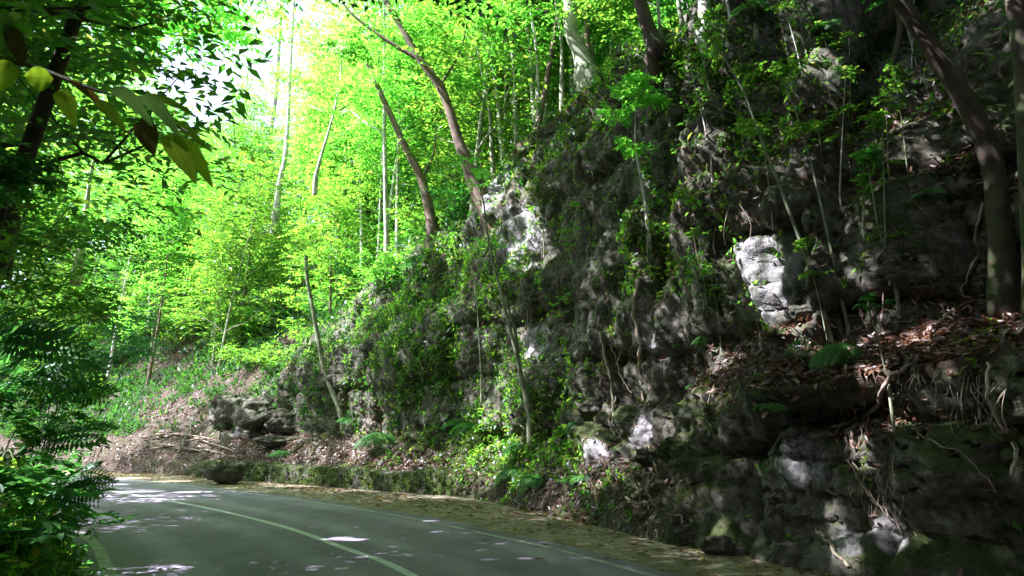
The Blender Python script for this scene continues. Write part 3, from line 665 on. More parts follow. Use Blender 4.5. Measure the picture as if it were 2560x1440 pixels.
HT('ridge_tree', 'tree with bushy fine-leaved crown and forked trunk above the outcrop', 'tree', [(770, 660), (765, 620), (758, 585), (750, 540), (745, 480)], .13, .05, M['bark_dark'], M['leaf_mid'],
   [(790, 500, 110, 34), (730, 560, 60, 10), (850, 480, 70, 12), (770, 430, 80, 14)], [([(765, 630), (785, 570), (810, 500)], .06, .02), ([(762, 610), (735, 580), (715, 540)], .05, .02)], .13, y=28)
HT('pale_tree', 'broad white-barked tree rising through the bright foliage', 'tree', [(632, 625), (645, 540), (655, 450), (668, 380), (680, 300), (690, 220), (697, 100), (705, -40)], .27, .14, M['bark_pale'], M['leaf_bright'], [(690, 160, 110, 12), (620, 220, 80, 6)], size=.24, y=38)
HT('pale_tree', 'slender white tree just right of the broad white trunk', 'tree', [(690, 530), (700, 450), (712, 400), (718, 330), (722, 250), (728, 120), (735, 0)], .16, .07, M['bark_pale'], M['leaf_bright'], [(730, 220, 80, 8)], size=.24, y=40)
HT('pale_tree', 'pale slim tree leaning right above the rocky slope', 'tree', [(560, 690), (570, 620), (580, 560), (592, 490), (600, 400), (610, 280), (622, 150)], .14, .05, M['bark_pale'], M['leaf_bright'], [(600, 370, 80, 8)], size=.22, y=35)
HT('dark_tree', 'dark thin tree with upright bare trunk above the outcrop', 'tree', [(592, 800), (595, 700), (592, 600), (594, 500), (590, 420), (586, 340), (580, 250)], .10, .03, M['bark_dark'], M['leaf_mid'], [(590, 340, 80, 10)], size=.2, y=31)
HT('pale_tree', 'pale thin tree with a crooked side branch in front of the leaning trunks', 'tree', [(790, 440), (800, 400), (815, 350), (830, 300), (835, 280), (850, 200), (858, 100)], .07, .03, M['bark_pale'], M['leaf_bright'], [(860, 230, 70, 6)], [([(835, 282), (870, 262), (900, 235), (915, 200)], .05, .02), ([(835, 282), (800, 275), (770, 262)], .03, .015)], .2, y=29)
HT('cliff_tree', 'thin bent tree on the ledge above the low wall, white lower trunk', 'tree', [(862, 1065), (845, 1010), (822, 955), (806, 900), (792, 830), (780, 760), (768, 700), (765, 640)], .15, .08, M['bark_green'], M['leaf_mid'], [(765, 640, 70, 9), (750, 600, 60, 9), (790, 610, 50, 6)], size=.13, y=25)
HT('cliff_tree', 'tall twin-stemmed tree standing before the middle cliff face', 'tree', [(1330, 1045), (1308, 960), (1290, 880), (1270, 800), (1250, 720), (1232, 650), (1218, 580), (1208, 500), (1190, 440)], .085, .022, M['bark_green'], M['leaf_bright'],
   [(1190, 430, 50, 5), (1230, 600, 30, 2)], [([(1325, 1020), (1300, 930), (1288, 830), (1262, 740)], .07, .03)], .12, y=17.4, flare=.8)
HT('sapling', 'thin straight green sapling rising from the ferns at the cliff foot', 'sapling', [(1204, 1015), (1202, 930), (1198, 850), (1192, 760), (1182, 690), (1175, 640)], .035, .012, M['bark_green'], M['leaf_mid'], [(1180, 640, 40, 4)], size=.11, y=19)
HT('sapling', 'sapling with feathery bright green tufts in front of the crest', 'sapling', [(1622, 590), (1612, 500), (1598, 420), (1590, 380), (1588, 320), (1590, 240)], .05, .015, M['bark_pale'], M['leaf_bright'],
   [(1590, 210, 55, 12), (1545, 275, 38, 6), (1575, 370, 30, 6), (1620, 240, 40, 6)], size=.13, w=.3, y=13.6)
HT('sapling', 'long leaning pale sapling rooted in the red litter ledge', 'sapling', [(2075, 845), (2045, 740), (2015, 640), (1985, 560), (1940, 440), (1895, 330), (1860, 230), (1800, 130), (1740, 40)], .042, .012, M['bark_green'], M['leaf_mid'],
   [(1780, 80, 50, 4), (1860, 330, 40, 3)], [([(1870, 300), (1800, 270), (1730, 245), (1640, 225)], .012, .005)], .10, y=9.8)
HT('sapling', 'straight green sapling just right of the long leaning one', 'sapling', [(2120, 820), (2098, 720), (2072, 600), (2045, 480), (2010, 340), (1975, 240), (1935, 165)], .028, .010, M['bark_green'], M['leaf_mid'], [(1940, 180, 50, 4), (2000, 320, 30, 2)], size=.10, y=9.9)
HT('sapling', 'crooked thin sapling near the right end of the block wall', 'sapling', [(2250, 800), (2232, 690), (2205, 600), (2190, 540), (2178, 460), (2165, 390)], .022, .008, M['bark_green'], M['leaf_dark'], [(2170, 400, 40, 3)], size=.09, y=10)
HT('sapling', 'short thin sapling growing from the lower litter below the big ferns', 'sapling', [(2222, 960), (2205, 890), (2190, 830), (2170, 770)], .018, .008, M['bark_green'], M['leaf_dark'], [(2165, 765, 30, 2)], size=.08, y=9.2)
HT('sapling', 'short thin sapling in front of the sunlit rock block', 'sapling', [(1905, 860), (1892, 800), (1878, 745)], .014, .006, M['twig'], None, y=9.6)
# big trees on the crest and at the dark right side
HT('crest_tree', 'stout mossy tree leaning left on the crest above the overhang', 'tree', [(1645, 125), (1625, 80), (1608, 30), (1590, -40), (1575, -140)], .30, .2, M['bark_mossy'], M['leaf_mid'], [(1560, -160, 150, 12)], size=.2, y=19, flare=.8)
HT('crest_tree', 'broad grey tree with sinuous trunk on the left part of the crest', 'tree', [(1465, 185), (1450, 130), (1428, 80), (1425, 20), (1415, -60)], .28, .2, M['bark_green'], M['leaf_bright'], [(1400, -90, 150, 12)], size=.2, y=21, flare=.6)
HT('crest_tree', 'pale upright tree behind the sinuous grey one', 'tree', [(1462, 110), (1460, 60), (1458, 0), (1456, -80)], .26, .2, M['bark_pale'], None, y=25)
HT('crest_tree', 'thin white tree just right of the stout mossy crest tree', 'tree', [(1655, 110), (1648, 50), (1642, -30)], .08, .06, M['bark_pale'], None, y=20)
HT('crest_tree', 'pale wide tree at the top of the slope beside thin white ones', 'tree', [(1765, 70), (1762, 20), (1758, -60)], .30, .25, M['bark_pale'], None, y=21)
HT('crest_tree', 'thin grey tree above the upper litter ledge', 'tree', [(1720, 110), (1700, 30), (1690, -60)], .10, .08, M['bark_green'], None, y=19)
for n_, (a_, b_, yb) in enumerate([((1405, 215), (1385, -20), 22), ((1345, 245), (1320, -10), 23), ((1290, 300), (1262, 20), 24), ((1330, 200), (1300, 0), 25), ((1372, 170), (1366, -20), 26), ((1250, 320), (1205, 60), 26), ((1230, 380), (1195, 130), 25), ((1285, 250), (1275, -20), 28), ((1530, 120), (1512, -30), 24), ((1820, 110), (1812, -30), 17), ((1890, 80), (1870, -30), 16)]):
    HT('thin_tree', ['slim pole-like tree on the skyline above the sunlit rock', 'slim pole-like tree between the crest trees'][b_[0] > 1500], 'tree', [a_, ((a_[0]+b_[0])/2+8, (a_[1]+b_[1])/2), b_, (b_[0]-20, b_[1]-150)], .065, .035, M['bark_pale' if n_ % 2 else 'bark_green'], M['leaf_bright'], [(b_[0]-10, b_[1]-60, 60, 4)], size=.18, y=yb, group='pole-like trees on the cliff crest')
HT('leaning_tree', 'thick mossy tree leaning across the dark upper right, nearest the road', 'tree', [(2512, 800), (2506, 700), (2500, 560), (2475, 380), (2400, 230), (2310, 90), (2240, -10), (2160, -120)], .20, .14, M['bark_mossy'], M['leaf_dark'], [(2160, -160, 200, 16)], size=.16, y=8.3, flare=.3)
HT('dark_tree', 'upright dark mossy trunk right of the leaning mossy tree', 'tree', [(2590, 800), (2582, 600), (2568, 350), (2555, 150), (2530, -40), (2500, -200)], .17, .14, M['bark_mossy'], M['leaf_dark'], [(2480, -200, 200, 12)], size=.16, y=8.9, flare=.3)
HT('gnarled_tree', 'short forked gnarled tree clinging to rocks left of the mossy trunk', 'tree', [(2205, 225), (2225, 170), (2240, 130), (2250, 60), (2232, 10)], .10, .07, M['bark_mossy'], M['leaf_dark'], [(2220, -40, 80, 5)], [([(2240, 150), (2290, 165), (2340, 175)], .03, .012), ([(2240, 140), (2185, 215)], .05, .05)], .12, y=12.5)
HT('dark_tree', 'dark leaning tree at the left, trunk bare below heavy foliage', 'tree', [(15, 520), (60, 400), (105, 280), (150, 150), (205, 0), (240, -110)], .16, .12, M['bark_dark'], M['leaf_mid'], [(60, -60, 180, 14), (330, -40, 160, 12), (40, 120, 80, 6)], size=.17, y=12)
for a_, lab in [([(150, 720), (158, 600), (165, 450), (165, 300)], 'dark slender tree right of the dark leaning tree'), ([(200, 640), (212, 560), (222, 470), (235, 400)], 'pale stump-like slim tree among the dark left foliage'), ([(355, 720), (352, 620), (350, 500), (352, 420)], 'straight brown slim tree left of the litter slope top'),
                ([(395, 860), (400, 720), (402, 600), (385, 500), (370, 430)], 'wavy dark slim tree above the litter slope'), ([(235, 720), (290, 650), (350, 590), (470, 545)], 'low branchy dark tree leaning right over the slope'), ([(490, 740), (480, 640), (470, 560)], 'short slim tree above the bare rootlets')]:
    HT('slender_tree', lab, 'tree', a_, .12 if 'pale' in lab else .09, .05, M['bark_pale' if 'pale' in lab else 'bark_dark'], M['leaf_mid'], [(a_[-1][0], a_[-1][1]-20, 70, 8)], size=.18, y=30 if a_[0][0] > 300 else 24)

# ------------------------------------------------------------ trees added to shade road and cliff, most kept out of view
cg = np.random.default_rng(21)
def shade_canopy(x, y, h, spread, lab, leafm, nb=18, b0=.42, size=.32, nsp=9, on_bank=True, z=None, crad=1.5):
    z = (bdrop(x, y) if on_bank else drop(x, y) or 0) if z is None else z
    return make_tree('shade_canopy_tree', lab, 'tree', 'trees added to shade the road', cg, h, .22, nb, b0, spread, M['bark_dark'], leafm, size, nsp, 9, crad, loc=(x, y, z-.1), gaps=True, up=.45)
for x, y, h, s_, lab in [(-7.5, 4.5, 12, 5.5, 'broad added shade tree on the bank nearest the road edge'), (-10.5, 9.5, 12.5, 5.5, 'broad added shade tree on the bank behind the near shrubs'), (-8.5, -1.5, 12, 6, 'broad shade tree added on the bank beside the road bottom'), (-12.5, 14.5, 12, 5, 'broad added green shade tree on the bank behind the leaning dark trunk'),
        (-15, 5, 14, 6, 'tall added shade tree far back on the bank'), (-16.5, 19, 12, 5, 'broad added green shade tree where the bank meets the slope'), (-3.5, -5.5, 13, 6.5, 'broad shade tree added at the verge under the bend'), (-19, 12, 14, 6, 'tall added green shade tree high on the bank'), (-15, -3, 14, 6, 'tall shade tree added on the lower bank'), (-21, 24, 12, 5, 'green tree at the far end of the bank')]:
    shade_canopy(x, y, h, s_, lab, M['leaf_shade'] if y < 4 else M['leaf_mid'])
def shade_overstory(base, mid, cen, rad, n, lab, leafm=None, size=.30):
    """an added tree, trunk kept out of view, its crown placed to block sun"""
    g_ = np.random.default_rng(int(abs(cen[1])*7)+3); b = np.array([base[0], base[1], bdrop(*base)-.3]); t = thing('shade_canopy_tree', lab, 'tree', b, group='trees added to shade the road')
    P = resample(catmull([b, (b+np.array(mid))/2+[-.3, 0, 0], mid, (np.array(mid)*.5+np.array(cen)*.5)+[0, 0, .6], cen], 8), n=26)[0]-b; mb = MB(); mb.add(*tube(P, np.linspace(.26, .08, 26), 9, .1))
    d = g_.normal(0, 1, (n, 3)); d = nrm(d)*g_.uniform(.25, 1, (n, 1))**.5; Cn = np.array(cen)-b+d*np.array(rad)
    for q in Cn[:14]:
        o = P[g_.integers(15, 26)]; s = np.linspace(0, 1, 9)[:, None]; mb.add(*tube(o+(q-o)*s+[0, 0, .6]*np.sin(s*np.pi), .05*(1-.8*s[:, 0])+.006, 5))
    obj('trunk', mb.mesh('trunk', [M['bark_dark']], True), t); v, f = clump_cloud(g_, Cn, np.full(n, 1.2), 8, 9, size); v, f = open_gaps(v, f, b)
    obj('crown', mesh_np('crown', v, f, [leafm or M['leaf_dark']]), t)
shade_overstory((-9.5, 4.5), (-8, 5.5, 8.5), (-2.5, 7.5, 12.6), (4.6, 3.6, 2.2), 120, 'added shade tree arching over the road nearest the bend front', M['leaf_shade'])
shade_overstory((-11.5, 9), (-10.5, 10, 10), (-2.5, 13, 14.6), (4.8, 3.6, 2.2), 105, 'added shade tree arching over the road beside the block wall', M['leaf_shade'])
shade_overstory((-17.5, 15), (-16, 16, 13), (-5.5, 18.6, 18.4), (5.2, 3.6, 2.4), 115, 'added green shade tree arching high over the road by the low wall', M['leaf_mid'])
shade_overstory((-25, 19.5), (-22, 21, 14), (-13.5, 23.5, 19.0), (5.4, 3.6, 2.6), 130, 'added light green shade tree arching over the road end', M['leaf_bright'])
shade_overstory((-19, 10), (-17, 13, 14), (-9, 16.5, 17.5), (4.2, 3.4, 2.2), 90, 'added green shade tree arching over the middle of the bend', M['leaf_mid'])
shade_overstory((-6.5, 1.5), (-6, 1.5, 8), (-1, 2.5, 12), (4.6, 4, 2.2), 60, 'added shade tree arching over the road behind the viewpoint', M['leaf_shade'])
shade_overstory((-12, 7), (-9.5, 7.5, 13), (2.5, 9.5, 18.5), (5, 4.2, 2.2), 120, 'added very tall shade tree arching to the block wall', M['leaf_shade'])
shade_overstory((-10, -1), (-8, 0, 12), (4, 3.5, 17), (5, 4.2, 2.2), 120, 'added very tall shade tree arching to the dark end of the cliff', M['leaf_shade'])
shade_overstory((-31, 26), (-29, 28, 9), (-25, 31, 13.5), (5, 4, 3.4), 110, 'added green shade tree with wide crown left of the road end', M['leaf_mid'], .26)
shade_overstory((-27, 21.5), (-25, 24, 11), (-19.5, 27.5, 15), (4, 3.2, 2.6), 80, 'added green shade tree with small crown arching over the road end', M['leaf_mid'], .24)
for q, (x, y, sc_) in enumerate([(-7.6, -3.5, .6), (-12.5, 2.5, .8), (-7, -2, .6), (-6, -5, .6), (-11, 0, .9), (-8, -7, .8), (-13.5, 9.5, .8)]):  # added beside the view to block low light from the left
    dup(protos['bushy'], (x, y, bdrop(x, y)-.1), x*5+y, 'added bushy shade tree on the near bank', 'trees added to shade the road', sc_)
c0 = shade_canopy(10.5, 4.5, 9, 5.5, 'added shade tree over the cliff end', M['leaf_shade'], on_bank=False)  # added above the view to darken the right end of the cliff
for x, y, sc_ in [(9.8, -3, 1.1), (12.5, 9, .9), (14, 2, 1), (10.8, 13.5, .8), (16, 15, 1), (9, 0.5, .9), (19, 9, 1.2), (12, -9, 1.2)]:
    dup(c0, (x, y, drop(x, y)-.1), x*7, 'added shade tree over the cliff end', None, sc_)
for x, y, sc_ in [(-1, -9, 1.5), (4.5, -13, 1.5), (-8, -12, 1.6), (-16, -13, 1.6), (-24, -6, 1.7), (0, -18, 1.8), (-11, -20, 1.8), (9, -19, 1.6), (-25, 4, 1.5), (-5.5, -7.5, 1.1), (2.5, -7, 1.2)]:  # added around the camera, unseen, to block sky light from behind
    dup(c0, (x, y, -.1), x*7, 'added shade tree in the near-side wood', None, sc_)
# DETAIL2_MARK
# ------------------------------------------------------------ far wood, one mass
fg = np.random.default_rng(31)
def far_wood():
    Cn = []
    for si in np.arange(6.0, 17, .16):
        i = np.abs(SI-si).argmin()
        for _ in range(12):
            w = fg.uniform(48, 62); x, y = B0[i]+NB[i]*w+TB[i]*fg.uniform(-3, 3); z = drop(x, y) or 26
            q_ = proj((x, y, z))[0]; Cn.append((x, y, z+fg.uniform(0, 22 if 540 < q_ < 760 else 14 if 759 < q_ < 900 else 8 if 899 < q_ < 1330 else 22)))
    Cn = np.array(Cn); v, f = clump_cloud(fg, Cn, fg.uniform(1.6, 3.2, len(Cn)), 7, 8, .55); return v, f
v, f = far_wood(); obj('far_wood', mesh_np('far_wood', v, f, [M['leaf_bright']]), kind='stuff', label='far sunlit woodland at the top of the hill')

# ------------------------------------------------------------ scattering on the terrain
c4 = V3.reshape(-1, 3)[quads.reshape(-1, 4)]; qc = c4.mean(1); cr = np.cross(c4[:, 2]-c4[:, 0], c4[:, 3]-c4[:, 1]); qa = np.linalg.norm(cr, axis=1)*.5; qn = cr/(2*qa[:, None]+1e-9)
cen = lambda A: A[:-1, :-1].ravel()
qt, qs, qr = cen(TK), cen(SIg), cen(rockm)
toC = np.array([0, 0, CH])-qc; fl = (qn*np.array([0, 0, 1])).sum(1)-.0; qn = np.where((np.sum(qn*(-np.repeat(np.concatenate([NB, NB[-1:]])[:ns-1], ntk-1, 0) @ np.eye(2, 3)+np.array([0, 0, 1.])), 1) < 0)[:, None], -qn, qn)
dep = qc[:, 1]*cP+(qc[:, 2]-CH)*sP; ppx = np.where(dep > .5, 1280+F*qc[:, 0]/np.maximum(dep, .5), -9999); ppy = np.where(dep > .5, 720-F*((qc[:, 2]-CH)*cP-qc[:, 1]*sP)/np.maximum(dep, .5), -9999)
vis = (ppx > -200) & (ppx < 2760) & (ppy > -200) & (ppy < 1640) & (dep > 1)
def sample(G, n, wgt):
    p = qa*wgt*vis; p = p/p.sum(); i = G.choice(len(qc), n, p=p); a_ = G.uniform(0, 1, (n, 2, 1)); q = c4[i]
    return (q[:, 0]*(1-a_[:, 0])+q[:, 1]*a_[:, 0])*(1-a_[:, 1])+(q[:, 3]*(1-a_[:, 0])+q[:, 2]*a_[:, 0])*a_[:, 1], qn[i], i
def blob(L):
    m = np.zeros(len(qc))
    for x, y, rx, ry, d in L:
        u = ((ppx-x)/rx)**2+((ppy-y)/ry)**2; m = np.maximum(m, d*np.exp(-u*1.2))
    return m
def rosettes(G, P, Nn, k, size, up=.5, w=.42, two=False, out=.5):
    n = len(P); r = G.normal(0, 1, (n, k, 3)); Nk = Nn[:, None]; tang = r-(r*Nk).sum(-1, keepdims=True)*Nk
    D = nrm(tang)+Nk*out+np.array([0, 0, up]); s = np.broadcast_to(size, (n,))[:, None]*G.uniform(.6, 1.3, (n, k))
    U = Nk*.6+np.array([0, 0, .8])+G.normal(0, .3, (n, k, 3)); PP = P[:, None]+G.normal(0, .45, (n, k, 3))*s[..., None]+Nk*.03
    return leaf_batch(PP.reshape(-1, 3), D.reshape(-1, 3), U.reshape(-1, 3), s.ravel(), w, two)
def scatter_obj(name, label, v, f, mat): return obj(name, mesh_np(name, v, f, [mat]), kind='stuff', label=label)
sg = np.random.default_rng(41)
nm = fbm(qc[:, 0]*.55, qc[:, 1]*.55, qc[:, 2]*.55, 4); nm2 = fbm(qc[:, 0]*.35+9, qc[:, 1]*.35, qc[:, 2]*.35, 4)
flat = sstep(.35, .8, qn[:, 2]); cliffq = (qs < 12.6) & (qt < 6)
# leafy plants growing on the middle cliff
LEAFY = [(1090, 850, 220, 190, 1.), (1230, 780, 120, 130, .8), (650, 790, 170, 110, 1.), (900, 660, 170, 60, .9), (700, 860, 120, 70, .8), (1160, 1090, 160, 90, 1.), (1000, 980, 130, 60, .5), (1330, 1130, 140, 60, .9), (1300, 1000, 80, 70, .8), (1420, 960, 80, 60, .5),
         (1560, 640, 60, 110, .7), (1660, 560, 80, 110, .5), (1400, 1240, 160, 60, .6), (1850, 330, 170, 90, .5), (1800, 180, 200, 100, .7), (1330, 700, 40, 70, .5), (1120, 700, 150, 70, .6), (1080, 600, 150, 50, .9), (1800, 480, 100, 70, .35), (2050, 640, 90, 60, .25), (1380, 1080, 50, 40, .6), (550, 950, 90, 60, .6), (1700, 660, 90, 60, .4), (1350, 320, 110, 60, .6), (1480, 170, 120, 40, .8), (1650, 130, 140, 50, .6)]
wt = (blob(LEAFY)*(.12+.88*sstep(-.2, .2, nm))+.02*sstep(.1, .5, nm)*(qs < 9)+.05*(qt > 5.2)*(qt < 6.6))*(qs < 13.2)
P, Nn, i = sample(sg, 19000, wt); v, f = rosettes(sg, P, Nn, 6, .14*sg.uniform(.6, 1.3, len(P)), w=.45)
scatter_obj('cliff_plants', 'small leafy plants growing out of the cliff face', v, f, M['leaf_mid'])
# curtains of yellow-green moss and little ferns
MOSSY = [(1390, 320, 110, 110, 1.), (1330, 460, 60, 120, .8), (1290, 400, 40, 60, .6), (1450, 230, 120, 50, .8), (1580, 600, 60, 150, .7), (1650, 420, 60, 90, .4), (1560, 770, 50, 90, .5), (1290, 650, 60, 60, .4), (1240, 740, 70, 60, .8), (2180, 1110, 90, 60, .8), (2150, 1180, 70, 50, .7), (2440, 860, 80, 60, .5), (1860, 800, 60, 60, .4),
         (2370, 970, 70, 50, .5), (960, 1180, 300, 25, .8), (1180, 1130, 60, 60, .9), (1990, 960, 140, 50, .25), (2000, 430, 140, 50, .2), (2300, 300, 150, 50, .3), (700, 1180, 100, 20, .6), (1350, 960, 80, 50, .7), (1100, 660, 110, 50, .5), (900, 640, 100, 40, .6)]
wt = (blob(MOSSY)*sstep(-.3, .2, nm2)+.02*sstep(.15, .5, nm2))*(qs < 13)
P, Nn, i = sample(sg, 13000, wt); v, f = rosettes(sg, P, Nn, 6, .075*sg.uniform(.6, 1.4, len(P)), up=.1, w=.5, out=.35)
scatter_obj('moss', 'yellow-green moss and tiny fern tufts on the rock', v, f, M['moss_leaf'])
# green cover on the forest slopes
NOLIT = [(440, 1050, 150, 70, 1.), (430, 910, 110, 80, .8), (500, 1110, 170, 55, 1.), (300, 1140, 100, 50, .8)]
wt = (1-rockm[:-1, :-1].ravel()*.8)*(.15+sstep(-.3, .25, nm))*(1-.97*np.minimum(1, blob(NOLIT)))*np.where(qs < 9.5, (qt > 5.6)*1., (qt > 2.0)*1.)/(1+dep/30)**.5*(qt < 8.2)
P, Nn, i = sample(sg, 46000, wt); sz = .09+.0032*dep[i]; v, f = rosettes(sg, P, Nn, 7, sz*sg.uniform(.6, 1.5, len(P)), up=1.0, w=.42)
v[:, 2] += np.repeat(np.abs(sg.normal(0, .22, len(P))), 28)
scatter_obj('undergrowth', 'low green undergrowth covering the forest slope', v, f, M['leaf_slope'])
# dead leaves
def litter(n, wgt, size, label, mat='dead_leaf', lift=.015, two=True):
    P, Nn, i = sample(sg, n, wgt); r = sg.normal(0, 1, (n, 3)); D = nrm(r-(r*Nn).sum(1, keepdims=True)*Nn)+Nn*sg.normal(.18, .3, (n, 1)); U = Nn+sg.normal(0, .45, (n, 3))
    v, f = leaf_batch(P+Nn*lift*sg.uniform(.3, 2.6, (n, 1)), D, U, size*sg.uniform(.55, 1.25, n), .42, two, sg.uniform(-.1, .35)); return scatter_obj('leaf_litter', label, v, f, M[mat])
LN = [(1900, 930, 200, 60, .8), (2200, 880, 280, 90, 1.), (2400, 800, 160, 70, 1.), (2150, 1000, 200, 60, .6), (2180, 1050, 100, 50, .8), (1790, 900, 70, 30, 1.), (2100, 280, 220, 35, 1.), (1850, 330, 60, 60, .9), (2330, 220, 90, 40, .8), (1790, 180, 90, 50, .6), (1790, 520, 110, 40, .9), (1640, 640, 50, 50, .5), (1500, 120, 200, 40, .4), (2450, 420, 90, 60, .8), (2500, 1250, 80, 60, .5), (2050, 350, 120, 30, .5)]
litter(13000, (blob(LN)+.02)*(.25+flat)*(qs < 8)*(qt > .8), .135, 'reddish dead leaves heaped on the cliff ledges')
LM = [(1450, 1190, 220, 60, .8), (1000, 1160, 260, 30, 1.), (800, 1130, 160, 40, .9), (950, 1050, 60, 50, .8), (1250, 1150, 100, 60, .6), (1430, 1250, 200, 70, .7), (1250, 1090, 100, 60, .3), (1100, 780, 260, 150, .12), (1550, 1280, 150, 60, .6)]
litter(9000, (blob(LM)+.015)*(.35+flat)*(qs < 12.6)*(qt < 4), .12, 'brown dead leaves on the bank at the cliff foot')
litter(26000, ((qs >= 11.8)*(qt > .3)*(qt < 7.6)*(.35+blob(NOLIT))+.12*(qt > 5.5)*(qt < 7.5)*(qs < 11.8)), .17, 'brown dead leaves covering the forest slope')

# leaves fallen on the shoulder and the road edge
def fallen(n, lo, hi, size, mat, label, name='fallen_leaves', bias=1.6, s0=0, s1=60):
    ii = sg.integers(np.searchsorted(cc[:, 1], s0), np.searchsorted(np.maximum.accumulate(cc[:, 1]), s1), n); d = lo+(hi-lo)*sg.uniform(0, 1, n)**(1/bias)
    k = fbm(cc[ii, 0]*1.1+d, cc[ii, 1]*1.1, d, 3); ok = k > sg.uniform(-.5, .35, n); ii, d = ii[ok], d[ok]; n = len(ii)
    P = np.c_[cc[ii]+NR[ii]*d[:, None]+sg.normal(0, .15, (n, 2)), np.full(n, .008)]; az = sg.uniform(0, 6.28, n)
    v, f = leaf_batch(P, np.c_[np.cos(az), np.sin(az), sg.uniform(0, .12, n)], np.c_[sg.normal(0, .15, (n, 2)), np.ones(n)], size*sg.uniform(.5, 1.3, n), .45, True, .06)
    scatter_obj(name, label, v, f, M[mat])
fallen(14000, 2.7, 5.4, .10, 'yellow_leaf', 'small yellow and green leaves fallen on the shoulder')
fallen(11000, 2.9, 5.6, .12, 'dead_leaf', 'brown leaves fallen along the foot of the cliff', bias=3)
fallen(160, -2.6, 2.6, .05, 'yellow_leaf', 'a few tiny leaves lying on the asphalt', bias=1)
fallen(500, -3.9, -3.1, .06, 'yellow_leaf', 'yellow leaves lying along the foot of the leafy bank', bias=1)
for px, py, az, s_, lab, mt in [(1215, 1352, .1, .14, 'single orange leaf on the outer lane nearest the middle line', 'orange_leaf'), (1349, 1401, -.3, .17, 'larger orange leaf lying on the outer lane near the bottom', 'orange_leaf'), (1520, 1399, .2, .13, 'brown leaf beside the outer white line', 'dead_leaf'),
                                (1543, 1397, 1.2, .10, 'small orange leaf just outside the outer white line', 'orange_leaf'), (360, 1315, .4, .12, 'yellow leaf on the inner lane near the bushes', 'yellow_leaf'), (1660, 1330, .3, .13, 'pinkish brown leaf lying on the shoulder', 'dead_leaf')]:
    x, y = ground(px, py); v, f = leaf_batch(np.array([[-s_/2, 0, .012]]), np.array([[1, 0, .1]]), np.array([[0, .1, 1]]), s_, .42, True, .08)
    o = obj('fallen_leaf', mesh_np('fallen_leaf', v, f, [M[mt]]), None, lab, 'leaf', loc=(x, y, .004)); o.rotation_euler = (0, 0, az)

# ------------------------------------------------------------ low retaining wall, boulder, stones
def wall():
    k = (SI > 9.05) & (SI < 13.0); P0, s_ = resample(B0[k], .07); n_ = np.stack([np.interp(np.linspace(0, 1, len(P0)), np.linspace(0, 1, k.sum()), NB[k][:, i]) for i in (0, 1)], 1)
    sec, _ = resample(np.array([(-.14, -.06), (-.12, .25), (-.08, .58), (.0, .66), (.25, .68), (.5, .60)]), n=30); n = len(P0)
    end = np.minimum(sstep(0, 1.2, s_), sstep(0, 2.5, s_[-1]-s_)); hh = (.95+.16*fbm(s_*.5, 1, 1, 3))*(.25+.75*end)
    w = sec[None, :, 0]+.25*(1-end[:, None]); z = sec[None, :, 1]*hh[:, None]*np.ones((n, 1)); Xw = P0[:, 0:1]+n_[:, 0:1]*w; Yw = P0[:, 1:2]+n_[:, 1:2]*w
    c = perlin(Xw*3.2, Yw*3.2, z*4.2); d = .06*c+.05*fbm(Xw*7, Yw*7, z*7, 3); Xw = Xw-n_[:, 0:1]*d; Yw = Yw-n_[:, 1:2]*d; z = z+.5*d*(sec[None, :, 1] > .1)
    i = np.arange(n-1)[:, None]*30; j = np.arange(29)[None]
    return np.stack([Xw, Yw, z], -1).reshape(-1, 3), np.stack([i+j, i+j+1, i+31+j, i+30+j], -1).reshape(-1, 4), P0, n_
wv, wf, wP, wN = wall()
obj('retaining_wall', mesh_np('retaining_wall', wv, wf, [M['stone_wall']], True), None, 'low mossy stone retaining wall at the foot of the slope', 'wall')
n = 1500; k_ = sg.integers(0, len(wP), n); zz = sg.uniform(.02, .72, n); P = np.c_[wP[k_]-wN[k_]*(.17-.05*zz[:, None]), zz]; ok = fbm(P[:, 0]*.8, P[:, 1]*.8, P[:, 2], 3) > -.12; P = P[ok]
v, f = rosettes(sg, P, np.c_[-wN[k_][ok], np.full(len(P), .2)], 5, .05*sg.uniform(.5, 1.3, len(P)), up=-.1, w=.6, out=.15)
scatter_obj('moss', 'moss and tiny creepers on the low retaining wall', v, f, M['moss_leaf'])
def stone(name, label, px, py, size, seed, cat='boulder', mat='rock', group=None, on=None):
    nu, nv = 48, 28; th = np.linspace(0, 2*np.pi, nu, endpoint=False); ph = np.linspace(-np.pi/2*.98, np.pi/2*.98, nv)
    U = np.stack([np.cos(ph)[:, None]*np.cos(th), np.cos(ph)[:, None]*np.sin(th), np.sin(ph)[:, None]*np.ones(nu)], -1)
    U = np.sign(U)*np.abs(U)**.78; r = 1+.42*perlin(U[..., 0]*1.1+seed, U[..., 1]*1.1, U[..., 2]*1.1)+.20*fbm(U[..., 0]*2.6+seed, U[..., 1]*2.6, U[..., 2]*4, 5)-.10*sstep(.75, 1, 1-np.abs(2*perlin(U[..., 0]*2+seed, U[..., 1]*2, U[..., 2]*2)))
    v = (U*r[..., None]*np.array(size)/2).reshape(-1, 3); v[:, 2] += size[2]*.42
    i = np.arange(nv-1)[:, None]*nu; j = np.arange(nu)[None]; k = (j+1) % nu; f = np.stack([i+j, i+k, i+nu+k, i+nu+j], -1).reshape(-1, 4)
    if on is None: x, y = ground(px, py); p = (x, y, 0)
    else: p, _n = hit(px, py); p = tuple(p)
    return obj(name, mesh_np(name, v, f, [M[mat]], True), None, label, cat, group, loc=p)
stone('boulder', 'grey mossy boulder standing in front of the low wall', 563, 1210, (1.2, .9, .85), 3.3)
